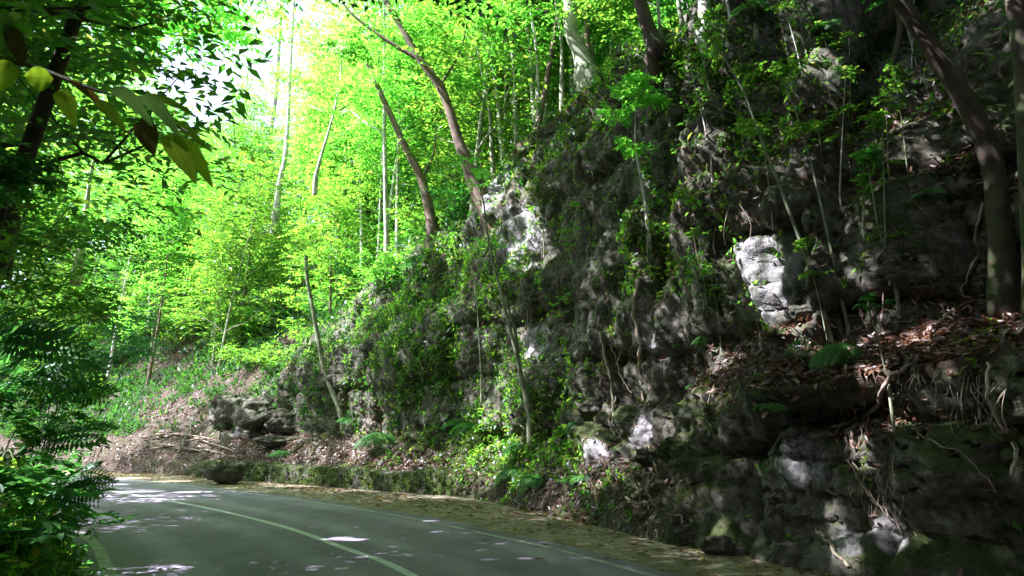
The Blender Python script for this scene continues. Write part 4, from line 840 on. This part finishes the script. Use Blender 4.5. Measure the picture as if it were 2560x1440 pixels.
for q, (px, py, s_, lab) in enumerate([(1795, 1385, .34, 'pale sunlit stone at the foot of the cliff'), (1730, 1360, .40, 'dark stone beside the pale sunlit one'), (1480, 1040, .5, 'dark grey stone lodged on the bank below the fluted rock'), (1620, 1160, .4, 'grey stone half buried beside the branch pile'), (2015, 800, .35, 'rounded bluish stone on the ledge under the block wall')]):
    stone('stone', lab, px, py, (s_*1.3, s_, s_*.75), q*3.7+1, 'stone', on=(None if q > 4 or q < 2 else 1))
for q, (px, py, sz, lab) in enumerate([(585, 1060, (2.3, 1.8, 1.5), 'rounded pale rock at the left end of the outcrop'), (655, 1068, (2.2, 1.8, 1.5), 'pale grey rock in the middle of the outcrop'), (725, 1082, (2.0, 1.5, 1.1), 'low lit rock at the right end of the outcrop'), (700, 1115, (1.8, .9, .4), 'flat pale slab lying above the low wall')]):
    stone('rock', lab, px, py, sz, q*5.1+2, 'rock', on=1)

# ------------------------------------------------------------ ferns
def frond_mesh(L=.7, pairs=11, sub=1, W=.26, drop_=.35, seed=0):
    g_ = np.random.default_rng(seed); t = np.linspace(0, 1, 16); R0 = np.stack([L*t, 0*t, L*(.35*t-drop_*1.6*t**2)], 1)
    mb = MB(); mb.add(*tube(R0, .005*(1-.8*t)*L/.7+.0012, 4)); P = []; D = []; U = []; S = []
    for q in range(pairs):
        tq = .16+.84*q/pairs; o = np.array([np.interp(tq, t, R0[:, i]) for i in range(3)]); ln = W*L/.7*math.sin(math.pi*min(1, (.25+.75*(1-tq))*.72))**1.2*(1.15 if tq > .2 else .9)
        tang = nrm(np.array([L, 0, L*(.35-3.2*drop_*tq)])); upv = nrm(np.cross(tang, [0, 1, 0]))*-1
        for sd in (-1, 1):
            d = nrm(np.array([tang[0]*.45, sd*1., tang[2]*.45-.12])); 
            mid_ = o+d*ln*.5+np.array([0, 0, -.03*ln]); P += [o, mid_]; D += [d, d+np.array([tang[0]*.12, 0, -.15])]; un = upv+g_.normal(0, .12, 3); U += [un, un]; S += [ln*.62, ln*.55]
            for z_ in range(3):
                u = .15+.28*z_; pt = o+d*ln*u
                for s2 in (-1, 1): P.append(pt); D.append(d*.8+s2*nrm(np.cross(upv, d))*.8); U.append(un); S.append(ln*.24*(1-.55*u))
    mb.add(*leaf_batch(np.array(P), np.array(D), np.array(U), np.array(S), .25), 0); return mb.mesh('frond', [M['fern']])
fronds = [frond_mesh(seed=1), frond_mesh(L=.6, drop_=.5, seed=2), frond_mesh(L=.8, drop_=.2, W=.3, seed=3)]
def fern(label, p, size, n, az0=0.0, spread=6.28, pitch=.5, seed=0, group='ferns on the cliff and banks', lift=0.0, roll=0.0):
    g_ = random.Random(seed); t = thing('fern', label, 'fern', p, group=group); up_ = lift
    if lift:
        sm = MB(); tt = np.linspace(0, 1, 7)[:, None]; sm.add(*tube(np.array([[0, 0, -.1]])*(1-tt)+np.array([[math.cos(az0)*.05, math.sin(az0)*.05, lift]])*tt, .012*size, 5)); obj('stem', sm.mesh('stem', [M['twig']], True), t)
    for q in range(n):
        az = az0+spread*(q/n-.5)+g_.uniform(-.25, .25); o = obj('frond', fronds[g_.randrange(3)], t); s_ = size*g_.uniform(.8, 1.15)/.7
        o.scale = (s_,)*3; o.rotation_euler = (roll+g_.uniform(-.3, .3), -pitch*g_.uniform(.6, 1.3), az); o.location = (math.cos(az0)*.05 if lift else 0, math.sin(az0)*.05 if lift else 0, up_)
    return t
FERNS = [ # px, py, size m, fronds, label, lean azimuth (None = all round)
 (2090, 925, .42, 8, 'big feathery fern spreading over the red litter ledge'), (2010, 905, .36, 5, 'feathery fern at the left edge of the red litter'), (2125, 915, .36, 5, 'feathery fern just right of the biggest one on the litter ledge'),
 (1925, 1010, .26, 4, 'small fern hanging below the litter ledge'), (1728, 965, .14, 3, 'tiny fern at the left lip of the litter ledge'), (2320, 480, .34, 4, 'bluish fern high up beside the dark trunks'), (2250, 265, .2, 4, 'small dark fern on the upper litter band'),
 (1580, 215, .5, 9, 'bright fern crown in front of the crest, highest of its sapling'), (1730, 640, .3, 3, 'pale fern frond pair left of the sunlit block'), (1640, 720, .2, 3, 'little fern over hanging rootlets'), (1760, 840, .28, 4, 'bright fern on the grey ledge under the block wall'), (1700, 860, .2, 3, 'small fern at the corner of the grey ledge'),
 (1660, 230, .45, 6, 'fern by the crest edge under the stout tree'), (1500, 160, .6, 7, 'light green fern beside the fallen log on the crest'), (2080, 60, .35, 5, 'fern on the dark upper slope'),
 (1290, 1170, .7, 6, 'long-fronded fern arching over the bank at the cliff foot'), (1350, 1190, .55, 7, 'upright bright fern on the low bank'), (1450, 1195, .4, 5, 'fern beside the pink litter patch'), (1300, 1110, .55, 5, 'fern under the twin-stemmed tree'), (1160, 1050, .8, 6, 'wide fern by the straight green sapling'), (1190, 1060, .6, 5, 'drooping fern next to the wide fern'), (1440, 1055, .4, 4, 'flat fern beside the dark grey stone'),
 (940, 1120, .8, 8, 'rounded fern on the terrace above the low wall'), (715, 1130, .6, 7, 'bright fern above the low wall near the outcrop'), (600, 870, .9, 6, 'flat bright fern at the top left of the outcrop'), (700, 910, .9, 5, 'bluish fern hanging over the outcrop'), (890, 640, 1.2, 10, 'large sunlit fern on the ridge top'), (820, 660, 1.0, 8, 'fern at the foot of the bushy-crowned tree'), (960, 610, 1.0, 7, 'fern on the ridge by the thick leaning tree'),
 (330, 1020, 1.0, 8, 'bright fern on the litter slope'), (290, 1060, .9, 7, 'lower fern on the litter slope'), (880, 1045, .6, 4, 'fern at the foot of the bent white tree'), (1000, 700, .7, 6, 'fern high on the mossy middle cliff'), (1060, 640, .8, 7, 'fern under the thick leaning tree'), (1880, 20, .5, 6, 'fern at the top of the slope beside thin poles')]
for q, (px, py, s_, n_, lab) in enumerate(FERNS):
    p, nn = hit(px, py)
    if p is None: print('fern miss', px, py); continue
    p = p+nn*.03+Vector((0, 0, .12 if nn.z > .75 else .03)); az = math.atan2(nn.y, nn.x) if nn.z < .9 else math.atan2(-p.y, -p.x); steepq = nn.z < .75
    fern(lab, p, s_*1.0, max(3, n_-1), az if steepq else math.atan2(-p.y, -p.x), 3.2, -.45 if steepq else -.55, q, lift=0 if steepq else .5*s_)
# ------------------------------------------------------------ roots, dead branches, rootlets
def surf_line(pts, lift, n=40, jit=.0):
    Q = []
    for px, py in pts:
        p, nn = hit(px, py)
        if p is not None: Q.append(np.array(p+nn*lift))
    if len(Q) < 2: return None
    Q = resample(catmull(Q, 8), n=n)[0]; t = np.linspace(0, 1, n)*len(pts)
    if jit: Q = Q+jit*np.stack([perlin(t*2.1, k_*3.3, Q[0, 0]) for k_ in range(3)], 1)
    return Q
def root(name, label, cat, pts, r0, r1, mat='root', lift=None, jit=.05, group=None):
    P = surf_line(pts, lift if lift is not None else r0*.8, 44, jit)
    if P is None: print('root miss', label); return
    b = P[0].copy(); return obj(name, (lambda mb: (mb.add(*tube(P-b, np.linspace(r0, r1, len(P)), 7, .2)), mb.mesh(name, [M[mat]], True))[1])(MB()), None, label, cat, group, loc=b)
root('root', 'long pale twisting root hanging in the dark beside the mossy trunk', 'root', [(2475, 510), (2440, 570), (2425, 640), (2408, 700), (2400, 745), (2372, 790), (2350, 830)], .02, .008, lift=.12)
root('root', 'pale arched rootlet left of the long twisting root', 'root', [(2362, 745), (2352, 770), (2372, 800)], .012, .006, lift=.08)
root('root', 'thick reddish root crossing down from the litter ledge', 'root', [(2320, 900), (2262, 925), (2215, 960), (2190, 1000), (2160, 1050), (2130, 1090), (2145, 1120)], .03, .02, 'twig', lift=.06)
root('root', 'thin pale root running down right over the mossy bulge', 'root', [(2280, 1070), (2340, 1110), (2400, 1130), (2440, 1170), (2490, 1230)], .010, .005, lift=.05)
root('root', 'bundle-like root down the sunlit edge of the lower face', 'root', [(2120, 1090), (2130, 1160), (2160, 1220), (2200, 1270), (2235, 1310), (2240, 1340)], .016, .008, lift=.05)
root('root', 'second thin root beside the bundle at the sunlit edge', 'root', [(2130, 1150), (2180, 1240), (2230, 1300), (2300, 1330)], .009, .005, lift=.07)
root('root', 'pinkish sunlit root low on the rock at the road side', 'root', [(2050, 1320), (2090, 1375), (2130, 1420), (2160, 1470)], .028, .03, lift=.04)
root('root', 'long pale root slanting down at the dark right side', 'root', [(2490, 930), (2510, 1000), (2535, 1060), (2552, 1120), (2562, 1180)], .018, .02, lift=.15)
root('root', 'thin pale roots dangling from the left end of the litter ledge', 'root', [(1800, 960), (1780, 1000), (1765, 1040), (1785, 1070)], .009, .005, lift=.12)
root('root', 'grey climbing root down the fluted rock, left one', 'root', [(1500, 830), (1510, 880), (1525, 940), (1530, 1000), (1535, 1060)], .04, .025, 'bark_green', lift=.06)
root('root', 'thin brown root curving right of the grey climbing one', 'root', [(1530, 860), (1545, 900), (1560, 940), (1580, 980)], .022, .015, lift=.08)
root('root', 'pale thin root dangling from the middle of the fluted rock', 'root', [(1536, 990), (1532, 1050), (1540, 1100)], .012, .008, lift=.1)
root('root', 'gnarled root on the sunlit column above the branch pile', 'root', [(1595, 700), (1585, 780), (1600, 860), (1598, 930), (1610, 1000)], .05, .03, 'root', lift=.02)
root('root', 'curved slanting trunk-like root above the branch pile', 'root', [(1612, 1105), (1640, 1140), (1655, 1180), (1665, 1205)], .03, .03, 'twig', lift=.15)
root('root', 'short root loop low on the bank', 'root', [(1520, 1180), (1545, 1200), (1550, 1225), (1535, 1245)], .02, .015, 'twig', lift=.05)
root('fallen_log', 'dark fallen log end jutting left over the crest', 'log', [(1478, 105), (1500, 115), (1530, 125)], .10, .09, 'bark_dark', lift=.25, jit=0)
root('fallen_log', 'mossy curved log hanging over the pale rock column', 'log', [(1190, 425), (1215, 395), (1240, 378), (1265, 375)], .14, .10, 'bark_mossy', lift=.2, jit=0)
root('root', 'stubby brown stump root under the leaning forked tree', 'root', [(1170, 430), (1165, 455), (1158, 475)], .16, .08, 'bark_brown', lift=.1)
pile = [((1590, 1250), (1690, 1200)), ((1565, 1258), (1640, 1215)), ((1600, 1290), (1660, 1255)), ((1610, 1230), (1665, 1270)), ((1580, 1270), (1650, 1275)), ((1635, 1195), (1648, 1262)), ((1540, 1285), (1600, 1262)), ((1680, 1290), (1720, 1320)), ((1590, 1215), (1625, 1290))]
bl = ['thick broken branch on top of the pile', 'dark split branch leaning under the thick one', 'pale stick low in the pile', 'crossed stick in the middle of the pile', 'level stick across the foot of the pile', 'upright bent stick at the back of the pile', 'thin stick sticking out left of the pile', 'loose dark stick right of the pile', 'long thin stick crossing the pile']
for q, (a_, b_) in enumerate(pile):
    root('dead_branch', bl[q], 'branch', [a_, ((a_[0]+b_[0])/2, (a_[1]+b_[1])/2-6), b_], .05 if q == 0 else .022, .035 if q == 0 else .012, 'twig' if q != 1 else 'bark_dark', lift=.10+.035*q % .2, jit=.04, group='dead branches piled at the cliff foot')
sl = [((395, 1090), (560, 1110)), ((380, 1130), (540, 1100)), ((450, 1140), (485, 1060)), ((400, 1118), (520, 1142)), ((430, 1085), (590, 1135)), ((215, 1120), (235, 1080)), ((420, 1040), (440, 980)), ((360, 1100), (470, 1095)), ((450, 1125), (600, 1150))]
sw = ['long stick lying along the top of the brushwood', 'stick slanting up right through the brushwood', 'straight stick leaning upright out of the brushwood', 'stick slanting down right through the brushwood', 'longest stick crossing the brushwood', 'short pale stick near the road end', 'pale stub standing on the bare soil patch', 'short level stick left in the brushwood', 'low stick just above the wall']
for q, (a_, b_) in enumerate(sl):
    root('dead_branch', sw[q], 'branch', [a_, ((a_[0]+b_[0])/2, (a_[1]+b_[1])/2-5), b_], .05, .025, 'twig', lift=.12+.03*(q % 4), jit=.08, group='brushwood on the litter slope')
def rootlets(regions, label, n, ln, r, mat):
    mb = MB(); g_ = sg
    for x, y, rx, ry in regions:
        for _ in range(n):
            p, nn = hit(x+g_.uniform(-rx, rx), y+g_.uniform(-ry, ry))
            if p is None: continue
            L_ = ln*g_.uniform(.4, 1.3); t = np.linspace(0, 1, 8); P = np.array(p+nn*.06)+np.stack([.10*L_*np.sin(t*g_.uniform(2, 6)+g_.uniform(0, 6))-0, .1*L_*np.sin(t*g_.uniform(2, 6)+g_.uniform(0, 6)), -L_*t], 1)+np.array(nn)[None]*(.10*np.sin(t*3)[:, None])
            mb.add(*tube(P, r*(1-.7*t), 3))
    return obj('rootlets', mb.mesh('rootlets', [M[mat]]), kind='stuff', label=label)
rootlets([(1800, 930, 50, 20), (1850, 950, 60, 20), (1640, 760, 25, 12), (1625, 660, 20, 30), (2150, 1060, 60, 20), (2330, 930, 150, 40), (2450, 1000, 90, 80), (2200, 1200, 60, 60)], 'thin dangling rootlets along the ledge edges', 32, .42, .004, 'root')
rootlets([(1300, 660, 120, 80), (1700, 480, 160, 100), (2050, 450, 250, 150), (1150, 780, 200, 90), (800, 780, 120, 80), (1560, 850, 70, 120), (1400, 500, 100, 150)], 'fine hanging stems against the rock face', 22, 1.1, .006, 'twig')

vg = random.Random(77)
for q in range(38):
    px, py = vg.uniform(1230, 2350), vg.uniform(330, 900) if q % 3 else vg.uniform(150, 500)
    p, nn = hit(px, py)
    if p is None: continue
    hgt = vg.uniform(.7, 2.4); k_ = F/p.y*hgt; dx = vg.uniform(-.3, .05)*k_
    zn = 'high under the crest' if py < 350 else 'on the fluted middle face' if px < 1650 else 'on the block wall' if py < 700 else 'above the litter ledge'
    HT('seedling', ['slender pale', 'thin green', 'spindly'][q % 3]+' seedling rooted '+zn, 'sapling', [(px, py), (px+dx*.35, py-k_*.4), (px+dx, py-k_)], .006+.005*hgt, .004, M[['bark_pale', 'bark_green', 'twig'][q % 3]], M['leaf_mid'], [(px+dx, py-k_*.97, 26, 4), (px+dx*.6, py-k_*.65, 22, 2)], size=.085, group='seedlings rooted in the cliff', ns_=5, k=7, sides=5, flare=0)
# ------------------------------------------------------------ shrubs of the forest slope
ug = np.random.default_rng(51)
def shrub(label, leafm, h=1.6, size=.16, seed=0):
    g_ = np.random.default_rng(seed); t = thing('shrub', label, 'shrub', (0, 0, 0), group='shrubs of the forest slope'); mb = MB(); tips = []
    for q in range(9):
        az = g_.uniform(0, 6.28); s = np.linspace(0, 1, 7)[:, None]; d = np.array([math.cos(az)*.6, math.sin(az)*.6, 1.]); P = d*h*g_.uniform(.6, 1)*s+np.array([math.cos(az), math.sin(az), -.6])*.25*h*s**2
        mb.add(*tube(P, .02*(1-.8*s[:, 0])+.003, 4)); tips += [P[3], P[5], P[6]]
    obj('stems', mb.mesh('stems', [M['bark_green']]), t); Cn = np.array(tips); v, f = clump_cloud(g_, Cn, np.full(len(Cn), h*.33), 6, 8, size); obj('foliage', mesh_np('foliage', v, f, [leafm]), t); return t
SL = ['light green leafy shrub', 'dark green leafy shrub', 'small-leaved green shrub']
sp_ = [shrub(SL[0], M['leaf_bright'], 1.7, .19, 1), shrub(SL[1], M['leaf_dark'], 1.9, .2, 2), shrub(SL[2], M['leaf_mid'], 1.5, .13, 3)]
used = [False]*3; k = 0
for si in np.arange(6.0, 16.9, .30):
    i = np.abs(SI-si).argmin(); w = 4.2 if si < 11 else (6.5 if si < 12.6 else 5.0)
    while w < 40:
        ww = w+fr_.uniform(0, 2); x, y = B0[i]+NB[i]*ww+TB[i]*fr_.uniform(-1, 1); z = drop(x, y); w += 2.6*(1+w/22)
        if z is None or not inframe(x, y, z, 2, 60): continue
        px, py = proj((x, y, z)); 
        if 300 < px < 600 and 880 < py < 1200: continue
        if fr_.random() < .3: continue
        q = (0 if fr_.random() < .45 else 2 if fr_.random() < .6 else 1) if px > 450 else (1 if fr_.random() < .45 else 2 if fr_.random() < .5 else 0)
        lab = SL[q]+' '+zone_of(px, y); sc_ = fr_.uniform(.8, 1.5)
        if not used[q]: o = sp_[q]; o.location = (x, y, z-.05); o.scale = (sc_,)*3; o['label'] = lab; used[q] = True
        else: dup(sp_[q], (x, y, z-.05), fr_.uniform(0, 6.28), lab, None, sc_)
        k += 1
print('shrubs', k)

# ------------------------------------------------------------ plants on the left bank, near the camera
def bank_shrub(label, px, py, y, rpx, leafm, size, n, seed, name='bank_shrub', two=True, w=.42, k=7, cat='shrub'):
    g_ = np.random.default_rng(seed); c = np.array(PX(px, py, y)); rad = rpx/F*y; gx, gy = c[0]-rad*.7, c[1]+rad*.3; b = np.array([gx, gy, bdrop(gx, gy)-.05])
    if b[2] > c[2]-.1: b[2] = c[2]-.4
    t = thing(name, label, cat, b, group='plants on the left bank'); Cn = c+g_.normal(0, .5, (n, 3))*rad*np.array([1, 1, .8]); mb = MB()
    for q in Cn[:3]:
        s = np.linspace(0, 1, 9)[:, None]; P = (q-b)*s+np.array([0, 0, rad*.5])*np.sin(s*np.pi); mb.add(*tube(P, .010*(1-.7*s[:, 0])+.002, 4))
    obj('stems', mb.mesh('stems', [M['bark_green']]), t); v, f = clump_cloud(g_, Cn-b, np.full(n, max(rad*.45, size*1.8)), 5, k, size, w, two=two)
    v, f = open_gaps(v, f, b, 6 if two else 4); obj('foliage', mesh_np('foliage', v, f, [leafm]), t); return t
BS = bank_shrub
BS('glossy broad-leaved shrub low at the road edge', 60, 1210, 6.3, 80, M['fern'], .15, 9, 1)
BS('broad-leaved plant with upright round leaves at the bottom left', 50, 1330, 5.6, 70, M['fern'], .14, 6, 2)
BS('feathery shrub reaching over the white edge line', 160, 1290, 8.3, 80, M['fern'], .10, 14, 3)
BS('fine-leaved shrub at the corner of the bank above the line', 150, 1160, 8.8, 80, M['fern'], .10, 16, 4)
BS('dark leafy shrub hanging down to the bottom edge', 150, 1400, 7.4, 70, M['fern'], .09, 12, 5)
BS('leafy shrub above the dark hollow of the bank', 150, 1010, 10, 90, M['leaf_mid'], .13, 16, 6)
BS('spreading bright shrub against the slope', 190, 900, 12, 90, M['leaf_mid'], .14, 16, 7)
BS('dark shrub mass in the middle of the left edge', 60, 740, 9, 130, M['leaf_mid'], .13, 24, 8)
BS('dark leafy shrub under the leaning dark trunk', 90, 560, 10, 120, M['leaf_mid'], .14, 22, 9)
BS('broad-leaved dark shrub at the upper left edge', 40, 420, 8, 90, M['leaf_dark'], .14, 16, 10)
BS('green leafy shrub to the right of the dark mass', 200, 760, 14, 110, M['leaf_mid'], .16, 22, 11)
BS('tall green bush beyond the dark trunk', 230, 600, 16, 120, M['leaf_mid'], .17, 22, 12)
BS('bluish leafy bush where the bank meets the slope', 300, 850, 18, 90, M['leaf_dark'], .17, 18, 13)
BS('low leafy plant at the foot of the bank', 40, 1100, 7.5, 70, M['leaf_mid'], .12, 8, 14)
BS('dark bush at the very left below the ferns', 10, 1000, 7, 70, M['leaf_dark'], .12, 8, 15)
for q, (px, py, y, s_, n_, az, lab) in enumerate([(20, 850, 6.0, .8, 6, -.4, 'large bright fern fronds arching in from the left'), (90, 900, 6.6, .85, 4, -.6, 'bluish drooping fern frond below the bright ones'), (60, 960, 7.0, .7, 5, -.5, 'dark fern under the drooping bluish frond'), (120, 1100, 8.2, .6, 6, -.7, 'fern hanging over the dark hollow'),
                                         (150, 1230, 8.0, .5, 6, -.6, 'fern at the corner of the bank'), (110, 1310, 7.2, .5, 6, -.6, 'fern above the end of the white edge line'), (180, 1190, 8.8, .5, 5, -.5, 'fern leaning out over the road edge'), (170, 980, 10.5, .9, 6, -.6, 'fern in the green mass left of the slope')]):
    p = PX(px, py, y); fern(lab, p, s_*.95, n_-1, az, 1.6, .1, 90+q, 'ferns on the left bank', roll=.75)
# ivy-like small cover on the bank itself
bq = bv[bf]; bcn = bq.mean(1); ba = np.linalg.norm(np.cross(bq[:, 2]-bq[:, 0], bq[:, 3]-bq[:, 1]), axis=1); bnn = nrm(np.cross(bq[:, 2]-bq[:, 0], bq[:, 3]-bq[:, 1])); bnn *= np.sign(bnn[:, 2:3]+1e-6)
pw = ba*(bcn[:, 1] > 3)/(1+np.maximum(0, np.linalg.norm(bcn[:, :2], axis=1)-6)/3)**2; i = ug.choice(len(bcn), 11000, p=pw/pw.sum())
v, f = rosettes(ug, bcn[i]+ug.normal(0, .04, (len(i), 3)), bnn[i], 6, .085*ug.uniform(.6, 1.5, len(i)), up=.6, w=.45)
scatter_obj('undergrowth', 'small dark leaves covering the left bank', v, f, M['leaf_mid'])

# ------------------------------------------------------------ the branch hanging in front at the upper left
def big_leaf(a_, b_, y0, y1, wpx, mat, seed, sag=.1, parent=None, origin=None, roll=0.0):
    g_ = np.random.default_rng(seed); A = np.array(PX(*a_, y0))-origin; B = np.array(PX(*b_, y1))-origin; Lh = np.linalg.norm(B-A); d = (B-A)/Lh
    toc = nrm(np.array([0, 0, CH])-origin-(A+B)/2); sd = nrm(np.cross(d, toc)); sd = sd*math.cos(roll)+toc*math.sin(roll); nn = nrm(np.cross(sd, d)); nl, nw = 15, 9; w = wpx/F*y0*.5
    t = np.linspace(0, 1, nl); u = np.linspace(-1, 1, nw); prof = np.sin(np.pi*t**.85)**.75*(1-.25*t); prof[0] = .03; prof[-1] = .01
    P = A+d*Lh*t[:, None, None]+sd*(w*prof[:, None]*u[None])[..., None]+nn*((.35*w*u[None]**2*prof[:, None]+.05*w*np.sin(t[:, None]*19+u[None]*2+seed)*np.abs(u[None])+sag*Lh*np.sin(np.pi*t)[:, None]*.5))[..., None]+np.array([0, 0, 1])*(sag*Lh*np.sin(np.pi*t))[:, None, None]
    v = P.reshape(-1, 3); i = np.arange(nl-1)[:, None]*nw; j = np.arange(nw-1)[None]; f = np.stack([i+j, i+j+1, i+nw+j+1, i+nw+j], -1).reshape(-1, 4)
    au = np.repeat(np.abs(u)[None], nl, 0).ravel(); at = np.repeat(t[:, None], nw, 1).ravel()
    return obj('leaf', mesh_np('leaf', v, f, [mat], True, None, {'across': au, 'along': at}), parent)
def veined(name, c, trans, k, gloss):
    m, nt, out = new_mat(name); ac = N(nt, 'Attribute', attribute_name='across').outputs['Fac']; al = N(nt, 'Attribute', attribute_name='along').outputs['Fac']
    mid = ramp(nt, ac, [(0, (1,)*3), (.07, (0,)*3)]); sv = math_(nt, 'FRACT', math_(nt, 'SUBTRACT', math_(nt, 'MULTIPLY', al, 11), math_(nt, 'MULTIPLY', ac, 2.2)))
    side = ramp(nt, sv, [(0, (.55,)*3), (.09, (0,)*3), (.91, (0,)*3), (1, (.55,)*3)]); bl_ = noise_n(nt, 22, 5, .6)
    col = mixc(nt, ramp(nt, bl_, [(.5, (0,)*3), (.72, (.6,)*3)]), c, tuple(x*.55 for x in c)); vein = math_(nt, 'MAXIMUM', mid, side)
    col = mixc(nt, vein, col, tuple(x*.5 for x in c)); tr = mixc(nt, 1.0, col, trans, 'MULTIPLY')
    d = N(nt, 'BsdfDiffuse'); nt.links.new(col, d.inputs[0]); t = N(nt, 'BsdfTranslucent'); nt.links.new(tr, t.inputs[0]); mx = N(nt, 'MixShader', Fac=k); nt.links.new(d.outputs[0], mx.inputs[1]); nt.links.new(t.outputs[0], mx.inputs[2])
    nt.links.new(mx.outputs[0], out.inputs[0]); return m
VL = {'y': veined('leaf_backlit', (.13, .21, .012), (4.4, 3.8, 1.2), .7, .01), 'o': veined('leaf_olive', (.11, .19, .015), (3.4, 3.2, 1.), .6, .015), 'b': veined('leaf_brownish', (.07, .055, .015), (2.0, 2.0, .9), .5, .02), 's': veined('leaf_shiny', (.085, .17, .035), (2.6, 2.8, 1.4), .55, .02)}
o0 = np.array(PX(-260, 60, 2.0)); br = thing('hanging_branch', 'leafy twig with long drooping backlit leaves hanging close in front', 'branch', o0)
mb = MB(); Pb, rb = wood([(-260, 60), (-120, 130), (0, 150), (90, 168), (160, 195), (260, 232), (340, 250), (420, 300), (470, 330)], 2.0, .009, .0022, n=40, flare=0, yd=-.25, wob=0); mb.add(*tube(Pb-o0, rb, 8))
obj('twig', mb.mesh('twig', [M['bark_dark']], True), br)
for q, (a_, b_, y0, y1, w, m_, sag, rl) in enumerate([((132, 195), (62, 190), 1.85, 1.85, 74, 'o', -.05, .2), ((148, 225), (190, 322), 1.86, 1.80, 54, 'y', .05, .0), ((170, 200), (270, 290), 1.84, 1.9, 40, 'b', .06, .8), ((240, 255), (316, 330), 1.84, 1.8, 42, 'o', .05, .4),
        ((276, 222), (384, 318), 1.83, 1.75, 50, 's', .06, .5), ((345, 240), (455, 350), 1.80, 1.74, 52, 's', .06, .6), ((345, 240), (500, 300), 1.80, 1.82, 42, 'o', .05, 1.0), ((425, 300), (520, 378), 1.79, 1.8, 36, 'o', .04, .7), ((352, 300), (385, 392), 1.80, 1.78, 66, 'b', .03, .1),
        ((412, 338), (492, 462), 1.79, 1.72, 60, 'y', .05, .0), ((432, 340), (534, 472), 1.78, 1.80, 54, 'y', .07, .25), ((30, 155), (-40, 250), 1.9, 1.85, 70, 'o', .05, .2), ((60, 165), (20, 60), 1.9, 2.0, 60, 'b', .05, .5), ((-30, 150), (30, 40), 1.9, 2.0, 70, 's', .05, .5)]):
    big_leaf(a_, b_, y0, y1, w, VL[m_], q, sag, br, o0, rl)

# ------------------------------------------------------------ labels: look-alikes are told apart by the nearest landmark to their left
bpy.context.view_layer.update()
LMK = [(-1e12, 'the left bank shrubs'), (110, 'the leaning dark trunk'), (400, 'the wavy dark tree'), (590, 'the upright dark tree'), (665, 'the broad white trunk'), (770, 'the bushy-crowned tree'), (910, 'the thin curved tree'), (1040, 'the thick leaning tree'), (1130, 'the forked leaning tree'), (1260, 'the twin-stemmed tree'), (1430, 'the sinuous grey tree'), (1600, 'the feathery sapling'), (1900, 'the long leaning sapling'), (2300, 'the mossy leaning trunk')]
ORD = ['first', 'second', 'third', 'fourth', 'fifth', 'sixth', 'seventh', 'eighth', 'ninth', 'tenth', 'eleventh', 'twelfth', 'thirteenth', 'fourteenth', 'fifteenth', 'sixteenth', 'seventeenth', 'eighteenth']+['nineteenth', 'twentieth']+['twenty-'+x for x in ('first', 'second', 'third', 'fourth', 'fifth', 'sixth', 'seventh', 'eighth', 'ninth')]+['thirtieth']+['thirty-'+x for x in ('first', 'second', 'third', 'fourth', 'fifth', 'sixth', 'seventh', 'eighth', 'ninth')]
byl = {}
for o in bpy.data.objects:
    if o.parent is None and o.get('category') and o.get('group') in ('trees of the hillside forest', 'shrubs of the forest slope', 'seedlings rooted in the cliff', 'pole-like trees on the cliff crest', 'trees added to shade the road'): byl.setdefault(o['label'], []).append(o)
for lab, L_ in byl.items():
    if len(L_) < 2: continue
    slots = {}
    for o in sorted(L_, key=lambda o: proj(o.location)[0]):
        px = max(-1e9, min(1e9, proj(o.location)[0])); q = max(i for i, (x_, n_) in enumerate(LMK) if x_ <= px); slots.setdefault(q, []).append(o)
    for q, m_ in slots.items():
        for i, o in enumerate(m_): o['label'] = lab+(', '+ORD[i] if len(m_) > 1 else ',')+' right of '+LMK[q][1]
